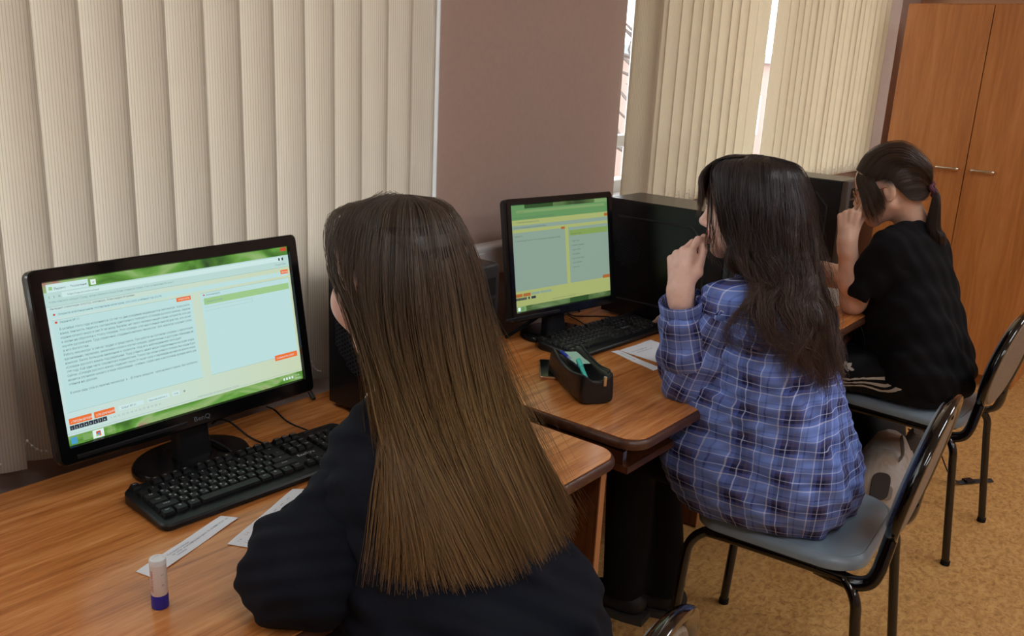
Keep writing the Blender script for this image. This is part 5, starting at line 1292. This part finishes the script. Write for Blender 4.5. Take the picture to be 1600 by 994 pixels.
G2 = [
 [(-.01, .040, .118), (-.050, .070, .100), (-.078, .060, .045), (-.090, .038, -.015), (-.094, .022, -.07), (-.096, .000, -.115), (-.104, -.055, -.175), (-.108, -.105, -.235)],
 [(-.008, .020, .121), (-.062, .040, .102), (-.092, .030, .035), (-.100, .008, -.035), (-.104, -.018, -.10), (-.110, -.052, -.16), (-.120, -.096, -.235), (-.120, -.140, -.325)],
 [(-.006, .000, .122), (-.066, .000, .102), (-.098, -.010, .035), (-.108, -.028, -.035), (-.114, -.055, -.10), (-.117, -.094, -.17), (-.122, -.138, -.255), (-.116, -.176, -.36)],
 [(-.004, -.015, .122), (-.058, -.045, .103), (-.090, -.065, .035), (-.101, -.082, -.035), (-.107, -.105, -.10), (-.112, -.138, -.175), (-.112, -.170, -.265), (-.102, -.205, -.385)],
 [(0, -.025, .122), (-.030, -.078, .103), (-.050, -.112, .035), (-.058, -.130, -.035), (-.064, -.150, -.11), (-.066, -.178, -.185), (-.062, -.208, -.27), (-.048, -.236, -.380)],
 [(0, -.025, .122), (.010, -.085, .103), (.014, -.122, .035), (.012, -.140, -.035), (.010, -.162, -.11), (.010, -.192, -.185), (.010, -.215, -.27), (.010, -.236, -.365)],
 [(.004, -.015, .122), (.050, -.060, .103), (.074, -.092, .035), (.082, -.112, -.035), (.086, -.135, -.11), (.090, -.165, -.185), (.084, -.185, -.26), (.074, -.208, -.345)],
 [(.006, .005, .122), (.064, -.010, .100), (.096, -.025, .03), (.106, -.045, -.04), (.114, -.075, -.11), (.122, -.110, -.18), (.118, -.135, -.25), (.112, -.165, -.32)],
 [(.010, .045, .118), (.060, .065, .090), (.086, .06, .03), (.094, .035, -.04), (.10, .005, -.10), (.115, -.03, -.16), (.13, -.07, -.22), (.14, -.11, -.29)]]
G2 = A_([[L2(p) for p in g] for g in G2])
FR = [[(x*.35, .02, .121), (x*.7, .072, .112), (x*.95, .104, .075), (x*1.05, .1085-.3*x*x*8, .030), (x*1.06, .109-.3*x*x*8, z)] for x, z in ((-.075, -.03), (-.06, .000), (-.045, .006), (-.02, .010), (0, .010), (.02, .010), (.045, .006), (.06, .0), (.072, -.03))]
FR = A_([[L2(p) for p in g] for g in FR])
WS = [[(-.055, .085, .06), (-.080, .078, .0), (-.085, .074, -.05), (-.080, .078, -.085), (-.088, .06, -.115)], [(-.06, .08, .05), (-.086, .066, -.01), (-.090, .056, -.06), (-.090, .050, -.10), (-.094, .03, -.14)]]
WS = A_([[L2(p) for p in g] for g in WS])
M_['hair2'] = hair_material('hair_dark', [(0, (54, 46, 44)), (.4, (62, 50, 46)), (.75, (84, 65, 56)), (1, (96, 72, 60))], .30)
sk2 = SKULL(C2, R2)
h1 = hair_mesh(G2, 2000, 26, .00085, .022, .004, 3.1, 21, .78, 15, .006, True, sk2, lift=.003, shell_in=.020, cl=.8, body=tor2, gw=.021, gfreq=2.3)
h1b = hair_mesh(G2, 4000, 32, .00088, .020, .027, 2.6, 25, .70, 14, .004, False, sk2, lift=.010, cl=.8, body=tor2, gw=.021, gfreq=2.3, locks=36, gap=(.010, .030))
h2_ = hair_mesh(FR, 1000, 14, .00055, .008, 0, 1, 22, .85, 14, .004, True, sk2, lift=.004, shell_in=.006)
h3 = hair_mesh(WS, 34, 20, .00045, .004, .006, 2., 23, .6, 3, .006, False, sk2, lift=.003)
h4 = hair_mesh(G2, 420, 30, .00035, .0, .018, 2.2, 24, .6, 40, .03, False, sk2, lift=.014)
hair_obj('hair', [h1, h1b, h2_, h3, h4], M_['hair2'], p2)

# ---- person 3: brown low ponytail, black T-shirt, striped black track trousers
C3 = A_((3.030, .850, 1.172)); psi3 = math.radians(12); L3 = local_frame(C3, psi3); R3 = rotz(psi3) @ rotx(math.radians(-22)); H3p = lambda p: C3+R3 @ A_(p, float)
Sm = A_((3.10, .775, .995)); SL, SR = A_((2.955, .790, .990)), A_((3.245, .785, .990)); H3 = A_((3.155, .66, .57))
EL, ER = A_((2.990, .892, .790)), A_((3.325, .97, .80)); WL, WR = A_((2.925, .922, 1.000)), A_((3.425, 1.155, .79))
HP = [A_((3.06, .66, .55)), A_((3.25, .66, .55))]; KN = [A_((2.985, 1.03, .555)), A_((3.28, 1.04, .555))]; AN = [A_((3.04, .93, .12)), A_((3.34, 1.06, .10))]
d_ = A_((.010, .006, .09)); d_ /= np.linalg.norm(d_); s_ = A_((.55, -.35, .1)); s_ -= d_*(s_@d_); s_ /= np.linalg.norm(s_); n_ = np.cross(s_, d_); n_ = n_ if n_ @ A_((-.7, -.5, 0)) > 0 else -n_
s_ = A_((.1, -.7, .7)); s_ -= d_*(s_@d_); s_ /= np.linalg.norm(s_); n_ = np.cross(s_, d_); n_ = n_ if n_[0] < 0 else -n_
hl3, nl3 = hand(WL, d_, s_, n_, [(6, 50, 14, 6), (2, 72, 60, 30), (-2, 78, 66, 34), (-6, 80, 68, 36)], [A_((2.945, .905, 1.04)), A_((2.972, .900, 1.07)), A_((2.998, .905, 1.09))])
hr3, nr3 = hand(WR, (.35, .9, -.05), (-.9, .35, .1), A_((0, .1, 1.)), [(3, 22, 24, 14)]*4, [WR+A_((-.02, .05, -.012)), WR+A_((-.02, .08, -.02)), WR+A_((-.01, .10, -.026))], scale=.95)
neck3 = [cone(H3p((0, -.03, -.055)), Sm+A_((0, -.015, .04)), .046, .055, .03)]
body3 = [cone(Sm+A_((0, 0, -.04)), H3, .088, .10, .05), cone(SL, SR, .045, None, .05), cone(Sm+A_((0, -.01, .05)), Sm+A_((0, 0, -.05)), .055, .08, .05)]+legs(HP, KN, AN, (.068, .05, .035))
arm3 = [cone(SL, EL, .046, .038, .03), cone(EL, EL+.35*(WL-EL), .037, .0415, .03), cone(EL+.35*(WL-EL), WL, .0415, .026, .02)]+hl3
armr3 = [cone(SR, ER, .046, .037, .03), cone(ER, ER+.35*(WR-ER), .037, .040, .03), cone(ER+.35*(WR-ER), WR, .040, .026, .02)]+hr3
p3 = person('person with a low brown ponytail and glasses in a black T-shirt, hand at the nose', M_['skin3'], C3, R3, neck3, [(body3, .009), (arm3, .0026), (armr3, .003)],
            lambda Q: 1/(1+np.exp(-((Q[:, 2]-.028)*1.0-(Q[:, 1]-.01)*.62-np.maximum(Q[:, 1]-.055, 0)*.9)/.004)))
eyes(p3, C3, R3)
nail(p3, M_['nail_pink'], *nl3[0][:3], nl3[0][3])
B3 = lambda x, y, z: Sm+A_((x, y, z))
tor = [cone(B3(-.075, -.02, -.06), B3(-.05, -.105, -.40), .090, .118, .05), cone(B3(.085, -.02, -.06), B3(.14, -.105, -.40), .090, .118, .05), cone(B3(0, -.02, -.04), B3(.04, -.11, -.42), .10, .125, .06),
       cone(B3(-.11, .0, -.012), B3(.11, 0, -.012), .060, None, .05), cone(B3(-.04, -.01, .055), SL, .038, .058, .04), cone(B3(.04, -.01, .055), SR, .038, .058, .04),
       cone(B3(-.04, .03, -.14), B3(.0, .02, -.40), .09, .10, .07), cone(B3(.06, .03, -.14), B3(.10, .02, -.40), .09, .10, .07), ell(B3(.055, -.13, -.44), (.19, .125, .09), None, .05),
       cone(H3p((0, -.035, -.07)), Sm+A_((0, 0, .075)), .05, None, .02, -1)]
fd = folds([(.005, 8, (.8, .3, .45), .4, 1.2), (.0035, 14, (.5, .5, .75), 1.2, 1.), (.0018, 26, (.7, -.3, .5), 2, .7)])
ts = mesh_obj('black_t_shirt', sdf_mesh(tor, .006, fd, (A_((-9, -9, .505)), A_((9, 9, 9)))), M_['blackcotton'], p3)
hem = SL+.72*(EL-SL)
mesh_obj('sleeve', sdf_mesh([cone(SL, hem, .064, .070, .03), cone(hem+A_((.03, -.035, -.01)), SL+A_((.04, -.05, -.08)), .05, .06, .05), cone(hem+.12*(EL-SL), EL, .060, .05, .015, -1)], .005, fd), M_['blackcotton'], ts)
hem = SR+.7*(ER-SR); mesh_obj('sleeve', sdf_mesh([cone(SR, hem, .064, .068, .03), cone(hem+.12*(ER-SR), ER, .058, .05, .015, -1)], .006, fd), M_['blackcotton'], ts)
trP = legs(HP, KN, AN, (.092, .078, .068)); fold3 = folds([(.003, 14, (.4, .6, .6), 0, 1.)]); trVF = sdf_mesh(trP, .007, lambda X, Y, Z: fold3(X, Y, Z)+seat_cut(.90)(X, Y, Z), (A_((-9, -9, .09)), A_((9, 9, .66))))
tr3 = mesh_obj('track_trousers', trVF, M_['track'], p3)
shoe(p3, AN[0], (-.2, 1, 0)); shoe(p3, AN[1], (.1, 1, 0))
bvh = BVHTree.FromPolygons(trVF[0].tolist(), trVF[1].tolist())
def ribbon(name, pts, width, side, mat, parent, off=.0012):
    """flat band laid on the trousers"""
    V = []; F = []; P = smooth_path(pts, 14); k = 5
    for i, p in enumerate(P):
        for j in range(k):
            q = p+Vector(side)*(width*(j/(k-1)-.5)); loc, nor, _, _ = bvh.find_nearest(q); V.append(tuple(loc+nor*off))
    for i in range(len(P)-1):
        for j in range(k-1): a = i*k+j; F.append((a, a+1, a+k+1, a+k))
    return MB().add(V, F).build(name, mat, parent, True)
for k in range(3):
    e = .020*k
    ribbon('stripe', [(2.975, .700-.5*e, .580-.55*e), (2.940, .745-.5*e, .566-1.*e), (2.905, .800-.5*e, .548-1.*e), (2.90, .87-.4*e, .535-1.*e), (2.90, .95-.3*e, .535-1.*e)], .0105, (0, .45, .9), M_['stripe'], tr3)
    ribbon('stripe', [(2.92, 1.03-.8*e, .46), (2.94, 1.0-.8*e, .36), (2.96, .97-.8*e, .26), (2.97, .94-.8*e, .18)], .0105, (0, .95, .25), M_['stripe'], tr3)
def decal(name, shapes, c, ux, uy, mat, parent):
    V = []; F = []; ux, uy = Vector(ux).normalized(), Vector(uy).normalized()
    for pts, fs_ in shapes:
        n0 = len(V)
        for p in pts:
            q = Vector(c)+ux*p[0]+uy*p[1]; loc, nor, _, _ = bvh.find_nearest(q); V.append(tuple(loc+nor*.0013))
        F += [tuple(i+n0 for i in f) for f in fs_]
    return MB().add(V, F).build(name, mat, parent)
sh_ = []
for a, L_ in ((0, .030), (38, .026), (-38, .026)):
    ca, sa = math.cos(math.radians(a)), math.sin(math.radians(a)); lf = [(0, .004), (.006, .014), (.005, .022), (0, L_), (-.005, .022), (-.006, .014)]
    sh_.append(([(x*ca+y*sa, -x*sa+y*ca) for x, y in lf], [(0, 1, 2, 3, 4, 5)]))
for k in range(3): sh_.append(([(-.011, .0025-.0035*k), (.011, .0025-.0035*k), (.011, .0045-.0035*k), (-.011, .0045-.0035*k)], [(0, 1, 2, 3)]))
T, f = text_geo('adidas', .0125, 'CENTER', 2); sh_.append(([(p[0], p[1]-.020) for p in T], f))
decal('trefoil_logo', sh_, (2.905, .862, .585), (.0, -.62, -.55), (.35, -.5, .62), M_['stripe'], tr3)
# hair of person 3: combed back cap, tail, loose front strands
anchor = A_((0, -.118, -.035))
hl_ = [(-90, (-.073, .014, .036)), (-75, (-.070, .030, .036)), (-60, (-.064, .042, .048)), (-40, (-.047, .058, .068)), (-15, (-.018, .073, .079)), (0, (0, .075, .081)), (15, (.018, .073, .079)), (40, (.047, .058, .068)), (60, (.064, .042, .048)), (75, (.070, .030, .036)), (90, (.073, .014, .036)), ]
G3 = []
def over(a, b, n=8, lift=1.03):
    out = []
    for k in range(n):
        t = k/(n-1); p = a*(1-t)+b*t+A_((a[0]*.6, 0, .11))*math.sin(PI*t)*min(1, max(0, (a[2]+.02)/.08)); cc = SKC; q = (p-cc)/SK; rr_ = np.linalg.norm(q)
        ra, rb = np.linalg.norm((a-cc)/SK), np.linalg.norm((b-cc)/SK); tgt = ra*(1-t)+rb*t+.004*math.sin(PI*t)**.5
        out.append(cc+q/rr_*tgt*SK)
    return out
low_l = [(-.070, -.040, -.020), (-.060, -.060, -.050), (-.03, -.09, -.062)]
low_r = [(.03, -.09, -.062), (.060, -.060, -.050), (.070, -.040, -.020)]
for p in low_l[::-1]+[(-.075, -.010, .036)]+[q for _, q in hl_]+[(.075, -.010, .036)]+low_r[::-1]: G3.append([H3p(q) for q in over(A_(p, float), anchor)])
G3 = A_(G3)
M_['hair3'] = hair_material('hair_chestnut', [(0, (66, 50, 40)), (.5, (72, 53, 41)), (1, (88, 64, 48))], .40)
c1_ = hair_mesh(G3, 3000, 16, .00062, .003, 0, 1, 31, .97, 40, .0015, True, SKULL(C3, R3), lift=.003, shell_in=.003)
TL = []
for k in range(9):
    a = 2*PI*k/8; c_, s2 = math.cos(a), math.sin(a)
    TL.append([H3p((.011*c_, -.116, -.035+.011*s2)), H3p((.022*c_, -.134+.004*s2, -.052+.016*s2)), L3((.030*c_, -.150+.020*s2, -.100+.012*s2)), L3((.034*c_, -.160+.026*s2, -.130)), L3((.028*c_+.004, -.166+.024*s2, -.155)), L3((.012*c_+.006, -.166+.012*s2, -.180))])
c2_ = hair_mesh(A_(TL), 1100, 16, .0006, .012, .004, 1.4, 32, .78, 9, .006, True, None, shell_in=.004)
FS = A_([[H3p(q) for q in g] for g in ([(-.020, .066, .084), (-.048, .083, .056), (-.068, .080, .0), (-.076, .078, -.05), (-.070, .070, -.09)], [(-.03, .055, .083), (-.064, .064, .048), (-.080, .054, .0), (-.086, .050, -.05), (-.080, .045, -.10)], [(-.045, .045, .076), (-.076, .044, .04), (-.084, .034, .0), (-.084, .030, -.04), (-.080, .026, -.075)], [(-.050, .028, .076), (-.078, .026, .042), (-.087, .016, .004), (-.085, .012, -.028), (-.080, .012, -.055)])])
c3_ = hair_mesh(FS, 420, 14, .00055, .008, .002, 1.2, 33, .72, 8, .004, False, SKULL(C3, R3))
c4_ = hair_mesh(G3, 160, 18, .00035, 0, .004, 1.5, 34, .5, 60, .010, False, None, lift=.008)
hair_obj('hair', [c1_, c2_, c3_, c4_], M_['hair3'], p3)
sc_ = MB(); sc_.tube([tuple(H3p((.018*math.cos(a), -.124+.004*math.sin(3*a), -.040+.018*math.sin(a)))) for a in np.linspace(0, 2*PI, 24, endpoint=False)], .008, 8, True); sc_.build('hair_tie', material('tie_plum', (92, 44, 62), .8), p3, True)
gold = material('glasses_gold', (190, 150, 104), .25, metal=1.)
gl = MB()
for s in (-1, 1):
    gl.tube([tuple(H3p((s*.032+.025*math.cos(a), .101-.010*abs(math.cos(a))*.3, -.001+.022*math.sin(a)))) for a in np.linspace(0, 2*PI, 28, endpoint=False)], .0011, 6, True)
    gl.tube([tuple(H3p(q)) for q in ((s*.057, .098, .004), (s*.074, .060, .006), (s*.083, .0, .010), (s*.083, -.015, .0))], .0011, 6)
gl.tube([tuple(H3p((-.007, .101, .002))), tuple(H3p((0, .108, .006))), tuple(H3p((.007, .101, .002)))], .0011, 6)
gl.build('glasses', gold, p3, True)
ro = MB().lathe([(.0022*math.sin(a), -.0022*math.cos(a)) for a in np.linspace(.05, PI-.05, 8)], 10).build('earring', M_['chrome'], p3, True, Matrix.Translation(H3p((-.082, -.004, -.033))))
